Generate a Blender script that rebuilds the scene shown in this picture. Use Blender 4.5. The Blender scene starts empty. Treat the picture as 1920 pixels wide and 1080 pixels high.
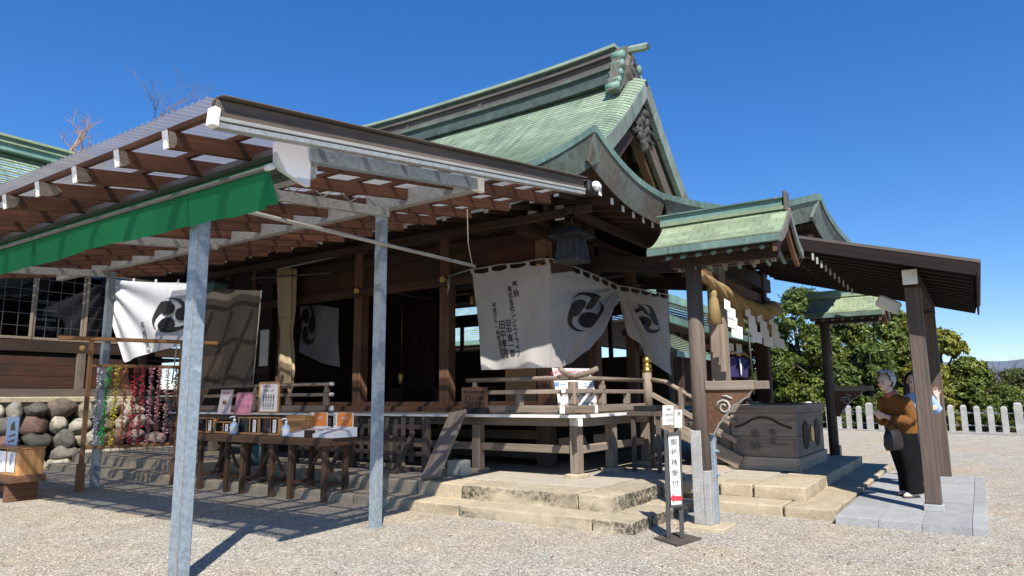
import bpy, bmesh, math, random
from mathutils import Vector, Matrix
from mathutils import noise as mnoise
from math import sin, cos, pi, radians
rnd = random.Random(7)
SC = bpy.context.scene
COL = SC.collection
# ------------------------------------------------------------------ camera
YAW, PITCH, ROLL, FPX, EYE = radians(33.86), radians(8.99), radians(-.51), 1289.0, 1.4
_f = Vector((cos(YAW)*cos(PITCH), sin(YAW)*cos(PITCH), sin(PITCH)))
_r = Vector((sin(YAW), -cos(YAW), 0)); _u = _r.cross(_f)
CR = _r*cos(ROLL)+_u*sin(ROLL); CU = -_r*sin(ROLL)+_u*cos(ROLL); CF = _f
cam = bpy.data.objects.new('camera', bpy.data.cameras.new('camera')); COL.objects.link(cam)
cam.matrix_world = Matrix(((CR.x, CU.x, -CF.x, 0), (CR.y, CU.y, -CF.y, 0), (CR.z, CU.z, -CF.z, EYE), (0, 0, 0, 1)))
cam.data.sensor_width = 36; cam.data.lens = FPX/1920*36; cam.data.clip_end = 6000; cam.data.clip_start = .05
SC.camera = cam
# ------------------------------------------------------------------ sky, sun, exposure
SUN_EL, SUN_AZ = radians(46.0), radians(42.0)      # azimuth that shadows run towards, from X to Y
W = bpy.data.worlds.new('World'); SC.world = W; W.use_nodes = True
nt = W.node_tree; nt.nodes.clear()
sky = nt.nodes.new('ShaderNodeTexSky'); sky.sky_type = 'NISHITA'; sky.sun_disc = False
sky.sun_elevation = SUN_EL
sky.sun_rotation = math.atan2(-cos(SUN_AZ), -sin(SUN_AZ))
sky.altitude = 300; sky.air_density = 1.0; sky.dust_density = .0; sky.ozone_density = 7
bg = nt.nodes.new('ShaderNodeBackground'); bg.inputs[1].default_value = .15
wo = nt.nodes.new('ShaderNodeOutputWorld')
hs = nt.nodes.new('ShaderNodeHueSaturation'); hs.inputs['Saturation'].default_value = 1.36; hs.inputs['Hue'].default_value = .512
gm = nt.nodes.new('ShaderNodeGamma'); gm.inputs[1].default_value = .78
nt.links.new(sky.outputs[0], gm.inputs[0]); nt.links.new(gm.outputs[0], hs.inputs['Color']); nt.links.new(hs.outputs[0], bg.inputs[0]); nt.links.new(bg.outputs[0], wo.inputs[0])
sl = bpy.data.lights.new('sun', 'SUN'); sl.energy = 5.0; sl.angle = radians(.53); sl.color = (1, .95, .87)
so = bpy.data.objects.new('sun', sl); COL.objects.link(so); so.location = (-20, -20, 30)
SUND = Vector((cos(SUN_AZ)*cos(SUN_EL), sin(SUN_AZ)*cos(SUN_EL), -sin(SUN_EL)))
so.rotation_euler = SUND.to_track_quat('-Z', 'Y').to_euler()
SC.view_settings.view_transform = 'Standard'; SC.view_settings.look = 'None'
SC.view_settings.exposure = .62; SC.view_settings.gamma = 1.0; SC.view_settings.use_curve_mapping = False
SC.cycles.max_bounces = 6; SC.cycles.transparent_max_bounces = 12; SC.cycles.caustics_reflective = False; SC.cycles.caustics_refractive = False

# ------------------------------------------------------------------ measuring: a sight line meets a real plane
def ray(x, y): return CR*((x-960)/FPX) - CU*((y-540)/FPX) + CF
def onz(x, y, z=0.): d = ray(x, y); return Vector((0, 0, EYE)) + d*((z-EYE)/d.z)
def onx(x, y, X): d = ray(x, y); return Vector((0, 0, EYE)) + d*(X/d.x)
def ony(x, y, Y): d = ray(x, y); return Vector((0, 0, EYE)) + d*(Y/d.y)
def over(x, y, P): d = ray(x, y); return Vector((0, 0, EYE)) + d*(math.hypot(P[0], P[1])/math.hypot(d.x, d.y))
V = Vector

# ------------------------------------------------------------------ materials
MATS = {}
def newmat(name):
    m = bpy.data.materials.new(name); m.use_nodes = True; t = m.node_tree; t.nodes.clear()
    out = t.nodes.new('ShaderNodeOutputMaterial'); MATS[name] = m
    return m, t, out
def N(t, typ, **kw):
    n = t.nodes.new(typ)
    for k, v in kw.items():
        if k.startswith('_'): setattr(n, k[1:], v)
        else: n.inputs[k.replace('__', ' ')].default_value = v
    return n
def ramp(t, fac, stops):
    r = t.nodes.new('ShaderNodeValToRGB'); e = r.color_ramp.elements
    while len(e) < len(stops): e.new(.5)
    for i, (p, c) in enumerate(stops): e[i].position = p; e[i].color = (*c, 1) if len(c) == 3 else c
    t.links.new(fac, r.inputs[0]); return r.outputs[0]
def mixc(t, a, b, f, mode='MIX'):
    m = t.nodes.new('ShaderNodeMix'); m.data_type = 'RGBA'; m.blend_type = mode
    for s, v in ((0, f), (6, a), (7, b)):
        if hasattr(v, 'links'): t.links.new(v, m.inputs[s])
        else: m.inputs[s].default_value = v if s == 0 else (*v[:3], 1)
    return m.outputs[2]
def coords(t, world=False, scale=(1, 1, 1), uv=False):
    """object (or world) coordinates, shifted per object so that copies differ"""
    mp = t.nodes.new('ShaderNodeMapping'); mp.inputs['Scale'].default_value = scale
    if world:
        g = t.nodes.new('ShaderNodeNewGeometry'); t.links.new(g.outputs['Position'], mp.inputs[0])
    else:
        tc = t.nodes.new('ShaderNodeTexCoord'); oi = t.nodes.new('ShaderNodeObjectInfo')
        if uv: t.links.new(tc.outputs['UV'], mp.inputs[0])
        else:
            t.links.new(tc.outputs['Object'], mp.inputs[0])
            mu = N(t, 'ShaderNodeMath', _operation='MULTIPLY'); mu.inputs[1].default_value = 53.7
            t.links.new(oi.outputs['Random'], mu.inputs[0])
            cb = t.nodes.new('ShaderNodeCombineXYZ')
            for i in range(3): t.links.new(mu.outputs[0], cb.inputs[i])
            t.links.new(cb.outputs[0], mp.inputs['Location'])
    return mp.outputs[0]
def noise(t, vec, scale, detail=4, rough=.55, dist=0):
    n = N(t, 'ShaderNodeTexNoise', Scale=scale, Detail=detail, Roughness=rough, Distortion=dist)
    t.links.new(vec, n.inputs['Vector']); return n.outputs[0]
def finish(t, out, col, rough=.7, metal=0., bump=None, bstr=.3, bdist=.01, spec=.5, extra=None):
    b = t.nodes.new('ShaderNodeBsdfPrincipled')
    for k, v in (('Base Color', col), ('Roughness', rough), ('Metallic', metal), ('Specular IOR Level', spec)):
        if hasattr(v, 'links'): t.links.new(v, b.inputs[k])
        else: b.inputs[k].default_value = (*v[:3], 1) if k == 'Base Color' else v
    if bump is not None:
        bp = N(t, 'ShaderNodeBump', Strength=bstr, Distance=bdist)
        t.links.new(bump, bp.inputs['Height']); t.links.new(bp.outputs[0], b.inputs['Normal'])
    t.links.new(b.outputs[0], out.inputs[0]); return b
def objrand(t, lo, hi):
    oi = t.nodes.new('ShaderNodeObjectInfo'); mr = N(t, 'ShaderNodeMapRange'); mr.inputs[3].default_value = lo; mr.inputs[4].default_value = hi
    t.links.new(oi.outputs['Random'], mr.inputs[0]); return mr.outputs[0]
def scalec(t, col, f):
    m = t.nodes.new('ShaderNodeVectorMath'); m.operation = 'SCALE'
    t.links.new(col, m.inputs[0])
    if hasattr(f, 'links'): t.links.new(f, m.inputs['Scale'])
    else: m.inputs['Scale'].default_value = f
    return m.outputs[0]

def wood(name, c1, c2, c3=None, rough=.75, grain=14., patch=1.6, pw=.5, bstr=.35):
    """grain runs along each piece's own X axis"""
    m, t, o = newmat(name)
    g = noise(t, coords(t, scale=(.35, grain, grain)), 2.2, 6, .65, .6)
    g2 = noise(t, coords(t, scale=(.8, grain*3.2, grain*3.2)), 2.0, 3, .6)
    c = ramp(t, g, [(.32, c1), (.68, c2)])
    c = mixc(t, c, scalec(t, c, .55), ramp(t, g2, [(.55, (0, 0, 0)), (.75, (.8, .8, .8))]))
    if c3:
        p = noise(t, coords(t, scale=(1., 2, 2)), patch, 4, .6)
        c = mixc(t, c, c3, ramp(t, p, [(.42, (0, 0, 0)), (.68, (pw, pw, pw))]))
    c = scalec(t, c, objrand(t, .8, 1.18))
    finish(t, o, c, rough, 0, g2, bstr, .006, .3)
    return m
wood('wood_grey', (.125, .096, .074), (.28, .225, .178), (.33, .26, .20))
wood('wood_greydark', (.055, .043, .036), (.125, .10, .082), (.16, .125, .10))
wood('wood_brown', (.072, .033, .018), (.155, .075, .04), (.20, .12, .078), pw=.45)
wood('wood_pale', (.30, .245, .19), (.47, .395, .31), (.26, .20, .15))
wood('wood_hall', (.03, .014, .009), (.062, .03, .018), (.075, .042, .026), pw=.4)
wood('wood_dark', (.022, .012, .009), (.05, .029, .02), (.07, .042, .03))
wood('wood_red', (.072, .029, .017), (.15, .064, .034), (.045, .022, .015), pw=.75)
wood('wood_post', (.058, .043, .036), (.165, .125, .10), (.09, .064, .05))
wood('wood_table', (.085, .046, .026), (.16, .088, .05), (.07, .04, .025))
wood('wood_honey', (.42, .20, .07), (.60, .32, .13), None, .5)
wood('wood_rack', (.22, .105, .045), (.36, .19, .085), (.25, .14, .07))
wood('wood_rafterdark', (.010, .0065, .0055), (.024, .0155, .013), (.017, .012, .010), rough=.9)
wood('wood_panel', (.018, .011, .009), (.045, .023, .016), (.11, .036, .016), patch=.9, pw=.55)

def plain(name, col, rough=.6, metal=0., var=.12, nscale=3., bstr=.0, spec=.5):
    m, t, o = newmat(name)
    n = noise(t, coords(t), nscale, 5, .6)
    c = ramp(t, n, [(.3, tuple(v*(1-var) for v in col)), (.7, tuple(min(1, v*(1+var)) for v in col))])
    finish(t, o, c, rough, metal, n if bstr else None, bstr, .005, spec)
    return m
plain('white_paint', (.74, .72, .68), .6, var=.1, nscale=6)
plain('black', (.012, .012, .013), .55)
plain('black_iron', (.02, .019, .018), .5)
plain('ink', (.014, .013, .016), .8, var=.05)
plain('red_ink', (.55, .03, .05), .7)
plain('blue_ink', (.06, .22, .55), .7)
plain('paper', (.78, .77, .75), .8, var=.04)
plain('pink_card', (.62, .24, .32), .75, var=.35, nscale=14)
plain('pale_card', (.62, .53, .54), .75, var=.12, nscale=14)
plain('orange_card', (.72, .22, .04), .7, var=.15, nscale=9)
plain('gold', (.62, .40, .10), .32, 1., var=.2)
plain('brass', (.45, .30, .12), .4, .9, var=.3)
plain('concrete', (.40, .42, .36), .9, var=.12, nscale=9, bstr=.2)
plain('plastic_white', (.75, .76, .78), .4, var=.03)
plain('bottle_blue', (.36, .52, .74), .25, var=.05)
plain('label_blue', (.03, .16, .42), .4, var=.05)
plain('box_white', (.70, .71, .74), .6, var=.04)
plain('alu_brown', (.26, .20, .145), .45, .3, var=.08)
plain('alu_grey', (.10, .095, .09), .45, .5, var=.1)
plain('beige_plastic', (.52, .48, .38), .5, var=.06)
plain('teal_bucket', (.05, .12, .12), .5)
plain('pale_wall', (.34, .33, .29), .8)
plain('carving', (.055, .05, .045), .8, var=.4, nscale=12)
plain('lantern_metal', (.028, .034, .032), .6, var=.4, nscale=9)
plain('bar_grey', (.15, .145, .135), .5, .3, var=.1)
plain('purple_cloth', (.025, .016, .085), .85)
plain('red_cloth', (.35, .02, .03), .85)
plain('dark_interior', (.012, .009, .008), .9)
plain('copper_dark', (.055, .075, .066), .6, var=.4, nscale=5)
plain('pipe_grey', (.36, .35, .32), .5, .2, var=.15)
plain('rust_flower', (.45, .28, .1), .6)
# special materials
def m_gravel():
    m, t, o = newmat('gravel')
    pos = coords(t, world=True)
    v = N(t, 'ShaderNodeTexVoronoi', Scale=62.); t.links.new(pos, v.inputs['Vector'])
    v2 = N(t, 'ShaderNodeTexVoronoi', Scale=155.); t.links.new(pos, v2.inputs['Vector'])
    sep = t.nodes.new('ShaderNodeSeparateColor'); t.links.new(v.outputs['Color'], sep.inputs[0])
    c = ramp(t, sep.outputs[0], [(0, (.22, .195, .16)), (.18, (.38, .345, .285)), (.6, (.53, .485, .405)), (.85, (.64, .595, .505)), (1, (.76, .73, .66))])
    sep2 = t.nodes.new('ShaderNodeSeparateColor'); t.links.new(v2.outputs['Color'], sep2.inputs[0])
    c = scalec(t, c, ramp(t, sep2.outputs[0], [(0, (.72, .72, .72)), (1, (1.18, 1.18, 1.18))]))
    big = noise(t, pos, .55, 5, .6)
    c = mixc(t, c, mixc(t, c, (1.12, .93, .70), .75, 'MULTIPLY'), ramp(t, big, [(.44, (0, 0, 0)), (.66, (.85, .85, .85))]))
    mid = noise(t, pos, 2.3, 4, .6)
    c = scalec(t, c, ramp(t, mid, [(.3, (.84, .84, .84)), (.7, (1.12, 1.12, 1.12))]))
    h = N(t, 'ShaderNodeMath', _operation='ADD'); t.links.new(v.outputs['Distance'], h.inputs[0]); t.links.new(v2.outputs['Distance'], h.inputs[1])
    neg = N(t, 'ShaderNodeMath', _operation='MULTIPLY'); neg.inputs[1].default_value = -1; t.links.new(h.outputs[0], neg.inputs[0])
    und = noise(t, pos, 2.8, 3, .5); ad = N(t, 'ShaderNodeMath', _operation='MULTIPLY_ADD'); ad.inputs[1].default_value = 2.2; t.links.new(und, ad.inputs[0]); t.links.new(neg.outputs[0], ad.inputs[2])
    finish(t, o, c, .9, 0, ad.outputs[0], .75, .016, .2)
m_gravel()
def granite(name, c1, c2, stain, stain_amt, sc=1.1, moss=None):
    m, t, o = newmat(name)
    pos = coords(t, world=True)
    f = noise(t, pos, 150, 3, .7); mid = noise(t, pos, 6, 5, .6)
    c = ramp(t, f, [(.36, tuple(v*.55 for v in c1)), (.5, c1), (.64, c2)])
    c = scalec(t, c, ramp(t, mid, [(.3, (.86, .84, .80)), (.7, (1.1, 1.1, 1.1))]))
    st = noise(t, coords(t, world=True, scale=(1, 1, 2.2)), sc, 6, .65)
    geo = t.nodes.new('ShaderNodeNewGeometry'); sx = t.nodes.new('ShaderNodeSeparateXYZ'); t.links.new(geo.outputs['Normal'], sx.inputs[0])
    side = ramp(t, sx.outputs[2], [(.15, (1, 1, 1)), (.8, (.25, .25, .25))])
    fine = noise(t, pos, 22, 4, .7)
    msk = mixc(t, ramp(t, st, [(.40, (0, 0, 0)), (.54, (stain_amt,)*3)]), side, 1., 'MULTIPLY')
    msk = mixc(t, msk, ramp(t, fine, [(.36, (.1, .1, .1)), (.58, (1, 1, 1))]), 1., 'MULTIPLY')
    c = mixc(t, c, stain, msk)
    c = scalec(t, c, objrand(t, .9, 1.1))
    finish(t, o, c, .85, 0, f, .35, .004, .3)
granite('granite_tan', (.47, .385, .26), (.64, .555, .41), (.20, .16, .11), .5)
granite('granite_stained', (.46, .385, .27), (.62, .545, .41), (.045, .042, .032), 1., .8)
granite('granite_grey', (.33, .335, .33), (.50, .50, .49), (.24, .24, .24), .3)
granite('granite_fence', (.36, .355, .345), (.54, .53, .51), (.2, .19, .17), .5)
granite('paving', (.42, .375, .30), (.52, .475, .39), (.30, .26, .2), .6)

def m_copper(name, base, lo, hi, streak, seam=None, tile=False):
    m, t, o = newmat(name)
    pos = coords(t, world=True)
    n = noise(t, pos, 1.3, 6, .65); n2 = noise(t, coords(t, world=True, scale=(5, 5, .7)), 3.2, 5, .65)
    c = ramp(t, n, [(.3, lo), (.5, base), (.7, hi)])
    c = mixc(t, c, streak, ramp(t, n2, [(.48, (0, 0, 0)), (.75, (.62, .62, .62))]))
    bump = n2
    if tile:
        uv = coords(t, uv=True)
        br = N(t, 'ShaderNodeTexBrick', Scale=1.); br.offset = .5
        br.inputs['Brick Width'].default_value = tile[0]; br.inputs['Row Height'].default_value = tile[1]
        br.inputs['Mortar Size'].default_value = .006; br.inputs['Mortar Smooth'].default_value = .3
        br.inputs['Color1'].default_value = (.82, .82, .82, 1); br.inputs['Color2'].default_value = (1.16, 1.16, 1.12, 1); br.inputs['Mortar'].default_value = (.55, .58, .55, 1)
        t.links.new(uv, br.inputs['Vector']); c = mixc(t, c, br.outputs[0], 1., 'MULTIPLY')
        rs = noise(t, coords(t, uv=True, scale=(2.6, .16, 1)), 2.2, 5, .7); c = mixc(t, c, mixc(t, c, (.52, .60, .55), 1., 'MULTIPLY'), ramp(t, rs, [(.46, (0, 0, 0)), (.68, (.85, .85, .85))]))
        pt = noise(t, coords(t, uv=True, scale=(.5, .8, 1)), 1.6, 5, .6); c = scalec(t, c, ramp(t, pt, [(.3, (.8, .8, .8)), (.7, (1.14, 1.14, 1.14))]))
    if name in ('copper_fascia', 'copper_verge'):
        oi = t.nodes.new('ShaderNodeObjectInfo'); c = mixc(t, c, (.115, .088, .066), ramp(t, oi.outputs['Random'], [(.35, (0, 0, 0)), (.95, (.75, .75, .75))]))
        vs_ = noise(t, coords(t, world=True, scale=(11, 11, .8)), 2.4, 5, .7); c = mixc(t, c, scalec(t, c, .45), ramp(t, vs_, [(.5, (0, 0, 0)), (.66, (.8, .8, .8))])); c = mixc(t, c, (.21, .30, .26), ramp(t, vs_, [(.28, (.7, .7, .7)), (.42, (0, 0, 0))]))
    if name == 'copper_tile': c = scalec(t, c, objrand(t, .78, 1.2))
    finish(t, o, c, .62, .0, bump, .12, .01, .4)
m_copper('copper_roof', (.265, .345, .255), (.18, .265, .20), (.34, .41, .30), (.33, .37, .265), tile=(.30, .092))
m_copper('copper_tile', (.235, .295, .18), (.17, .23, .145), (.30, .35, .22), (.17, .17, .115))
m_copper('copper_fascia', (.10, .125, .105), (.075, .072, .058), (.15, .20, .175), (.085, .072, .056))
m_copper('copper_verge', (.19, .235, .205), (.13, .155, .135), (.26, .31, .275), (.15, .14, .12))
m_copper('copper_cap', (.25, .325, .25), (.18, .25, .20), (.31, .385, .29), (.16, .17, .13))
m_copper('copper_teal', (.15, .27, .225), (.10, .19, .16), (.24, .38, .30), (.10, .14, .12))
m_copper('copper_band', (.10, .165, .145), (.06, .09, .08), (.17, .25, .21), (.20, .30, .25))
m_copper('copper_brown', (.105, .083, .07), (.07, .055, .048), (.14, .115, .10), (.085, .10, .085))

def m_galv(name, c):
    m, t, o = newmat(name)
    v = N(t, 'ShaderNodeTexVoronoi', Scale=38.); t.links.new(coords(t), v.inputs['Vector'])
    sp = t.nodes.new('ShaderNodeSeparateColor'); t.links.new(v.outputs['Color'], sp.inputs[0])
    col = ramp(t, sp.outputs[0], [(0, tuple(x*.82 for x in c)), (1, tuple(x*1.15 for x in c))])
    st = noise(t, coords(t, scale=(2, 9, 9)), 2.5, 5, .7)
    col = mixc(t, col, (.55, .6, .62), ramp(t, st, [(.6, (0, 0, 0)), (.72, (.7, .7, .7))]))
    finish(t, o, col, .48, .35, st, .1, .003)
m_galv('galvanised', (.30, .36, .405)); m_galv('galvanised_warm', (.36, .365, .345))

def m_cloth(name, col, trans=.35, wrinkle=.5, scale=3., dirt=None):
    m, t, o = newmat(name)
    n = noise(t, coords(t, world=True, scale=(1, 1, .6)), scale, 6, .6, 1.2)
    c = ramp(t, n, [(.3, tuple(v*.86 for v in col)), (.7, col)])
    b = finish(t, o, c, .9, 0, n, wrinkle, .02, .1)
    tr = t.nodes.new('ShaderNodeBsdfTranslucent'); t.links.new(c, tr.inputs[0])
    mx = N(t, 'ShaderNodeMixShader'); mx.inputs[0].default_value = trans
    t.links.new(b.outputs[0], mx.inputs[1]); t.links.new(tr.outputs[0], mx.inputs[2]); t.links.new(mx.outputs[0], o.inputs[0])
m_cloth('cloth_white', (.55, .525, .495), .22); m_cloth('cloth_tan', (.52, .40, .25), .1); m_cloth('cloth_left', (.74, .74, .76), .25)
m_cloth('cloth_white_shaded', (.30, .30, .33), .1)  # white cloth, darkened so its colour carries the hall's indoor shade
m_cloth('green_fabric', (.035, .31, .125), .5, .8, 1.6)
def m_net():
    m, t, o = newmat('mesh_net')
    d = t.nodes.new('ShaderNodeBsdfDiffuse'); d.inputs[0].default_value = (.13, .112, .092, 1)
    tr = t.nodes.new('ShaderNodeBsdfTransparent'); mx = t.nodes.new('ShaderNodeMixShader')
    n = noise(t, coords(t, world=True), 1.4, 3)
    f = ramp(t, n, [(.3, (.42, .42, .42)), (.7, (.6, .6, .6))])
    t.links.new(f, mx.inputs[0]); t.links.new(tr.outputs[0], mx.inputs[1]); t.links.new(d.outputs[0], mx.inputs[2]); t.links.new(mx.outputs[0], o.inputs[0])
m_net()
def m_poly():
    m, t, o = newmat('smoked_sheet')
    n = noise(t, coords(t, world=True, scale=(.3, 1, 1)), 2., 4)
    tc = ramp(t, n, [(.3, (.34, .32, .32)), (.7, (.48, .45, .44))])
    tl = t.nodes.new('ShaderNodeBsdfTranslucent'); t.links.new(tc, tl.inputs[0])
    gl = N(t, 'ShaderNodeBsdfPrincipled', Roughness=.35); gl.inputs['Base Color'].default_value = (.06, .058, .066, 1)
    tp = t.nodes.new('ShaderNodeBsdfTransparent'); tp.inputs[0].default_value = (.80, .78, .80, 1)
    a = t.nodes.new('ShaderNodeMixShader'); a.inputs[0].default_value = .38
    b = t.nodes.new('ShaderNodeMixShader'); b.inputs[0].default_value = .34
    t.links.new(tl.outputs[0], a.inputs[1]); t.links.new(gl.outputs[0], a.inputs[2])
    t.links.new(a.outputs[0], b.inputs[1]); t.links.new(tp.outputs[0], b.inputs[2]); t.links.new(b.outputs[0], o.inputs[0])
m_poly()
def m_glass(name, tint, mixf, rough=.03):
    m, t, o = newmat(name)
    g = t.nodes.new('ShaderNodeBsdfGlossy'); g.inputs['Roughness'].default_value = rough; g.inputs[0].default_value = (.8, .85, .9, 1)
    tp = t.nodes.new('ShaderNodeBsdfTransparent'); tp.inputs[0].default_value = (*tint, 1)
    fr = N(t, 'ShaderNodeFresnel', IOR=1.45); mx = t.nodes.new('ShaderNodeMixShader')
    t.links.new(fr.outputs[0], mx.inputs[0]); t.links.new(tp.outputs[0], mx.inputs[1]); t.links.new(g.outputs[0], mx.inputs[2]); t.links.new(mx.outputs[0], o.inputs[0])
m_glass('glass', (.22, .25, .30), .1); m_glass('glass_clear', (.92, .93, .93), .1)
def m_boulder():
    m, t, o = newmat('boulder')
    n = noise(t, coords(t), 3.2, 6, .65, 1.5); f = noise(t, coords(t), 26, 4, .7)
    oi = t.nodes.new('ShaderNodeObjectInfo')
    base = ramp(t, oi.outputs['Random'], [(0, (.075, .07, .062)), (.2, (.19, .175, .15)), (.45, (.30, .275, .235)), (.62, (.43, .39, .31)), (.8, (.15, .12, .095)), (.93, (.15, .085, .07)), (1, (.24, .24, .23))])
    c = mixc(t, base, scalec(t, base, .38), ramp(t, n, [(.42, (0, 0, 0)), (.66, (.85, .85, .85))]))
    c = mixc(t, c, (.52, .48, .40), ramp(t, f, [(.62, (0, 0, 0)), (.8, (.4, .4, .4))]))
    hb_ = N(t, 'ShaderNodeMath', _operation='MULTIPLY_ADD'); hb_.inputs[1].default_value = .35; t.links.new(f, hb_.inputs[0]); t.links.new(n, hb_.inputs[2])
    finish(t, o, c, .9, 0, hb_.outputs[0], 1., .035, .2)
m_boulder()
def m_leaf(name, cols, trans=.3, gloss=.45):
    m, t, o = newmat(name)
    g = t.nodes.new('ShaderNodeNewGeometry')
    c = ramp(t, g.outputs['Random Per Island'], [(i/(len(cols)-1), x) for i, x in enumerate(cols)])
    big = noise(t, coords(t, world=True), .8, 3)
    c = mixc(t, c, mixc(t, c, (1.35, 1.2, .6), 1., 'MULTIPLY'), ramp(t, big, [(.48, (0, 0, 0)), (.7, (.8, .8, .8))]))
    b = finish(t, o, c, gloss, 0, None, spec=.4)
    tl = t.nodes.new('ShaderNodeBsdfTranslucent'); t.links.new(c, tl.inputs[0])
    mx = t.nodes.new('ShaderNodeMixShader'); mx.inputs[0].default_value = trans
    t.links.new(b.outputs[0], mx.inputs[1]); t.links.new(tl.outputs[0], mx.inputs[2]); t.links.new(mx.outputs[0], o.inputs[0])
m_leaf('leaf_dark', [(.04, .07, .014), (.09, .135, .026), (.15, .195, .038)])
m_leaf('leaf_mid', [(.05, .085, .015), (.115, .155, .027), (.205, .225, .04)])
m_leaf('leaf_yellow', [(.09, .115, .018), (.19, .205, .03), (.31, .285, .045)])
m_leaf('leaf_olive', [(.05, .06, .025), (.09, .10, .04), (.13, .12, .05)])
plain('bark', (.10, .075, .055), .9, var=.3, nscale=8, bstr=.5); plain('bark_pale', (.30, .20, .15), .9, var=.25, nscale=8); plain('twig', (.16, .12, .10), .9, var=.25)
def m_rope():
    m, t, o = newmat('straw_rope')
    n = noise(t, coords(t, scale=(2, 30, 30)), 3, 5, .7)
    c = ramp(t, n, [(.3, (.20, .13, .055)), (.7, (.42, .30, .15))])
    finish(t, o, c, .9, 0, n, .6, .02, .1)
m_rope()
def m_tweed():
    m, t, o = newmat('tweed')
    v = N(t, 'ShaderNodeTexVoronoi', Scale=130.); t.links.new(coords(t), v.inputs['Vector']); n = noise(t, coords(t), 30, 4, .7)
    sp = t.nodes.new('ShaderNodeSeparateColor'); t.links.new(v.outputs['Color'], sp.inputs[0])
    c = ramp(t, sp.outputs[0], [(0, (.11, .046, .014)), (.5, (.165, .071, .02)), (1, (.23, .112, .038))])
    finish(t, o, c, .95, 0, n, .6, .01, .1)
m_tweed()
plain('skin', (.64, .42, .32), .55, var=.06); plain('skin_old', (.60, .41, .32), .55, var=.08)
plain('hair_grey', (.42, .42, .42), .6, var=.35, nscale=24); plain('hair_dark', (.018, .012, .010), .45, var=.3, nscale=24)
plain('trousers', (.009, .009, .010), .95, var=.2, bstr=.2, spec=.08); plain('shirt_blue', (.26, .42, .70), .85, var=.1, bstr=.15); plain('shirt_navy', (.03, .06, .17), .85)
plain('shoe_beige', (.55, .43, .36), .55); plain('shoe_sole', (.06, .045, .035), .7); plain('leather_dark', (.014, .010, .009), .55, bstr=.2); plain('lips', (.32, .10, .08), .5); plain('eye', (.02, .015, .012), .3)

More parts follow.
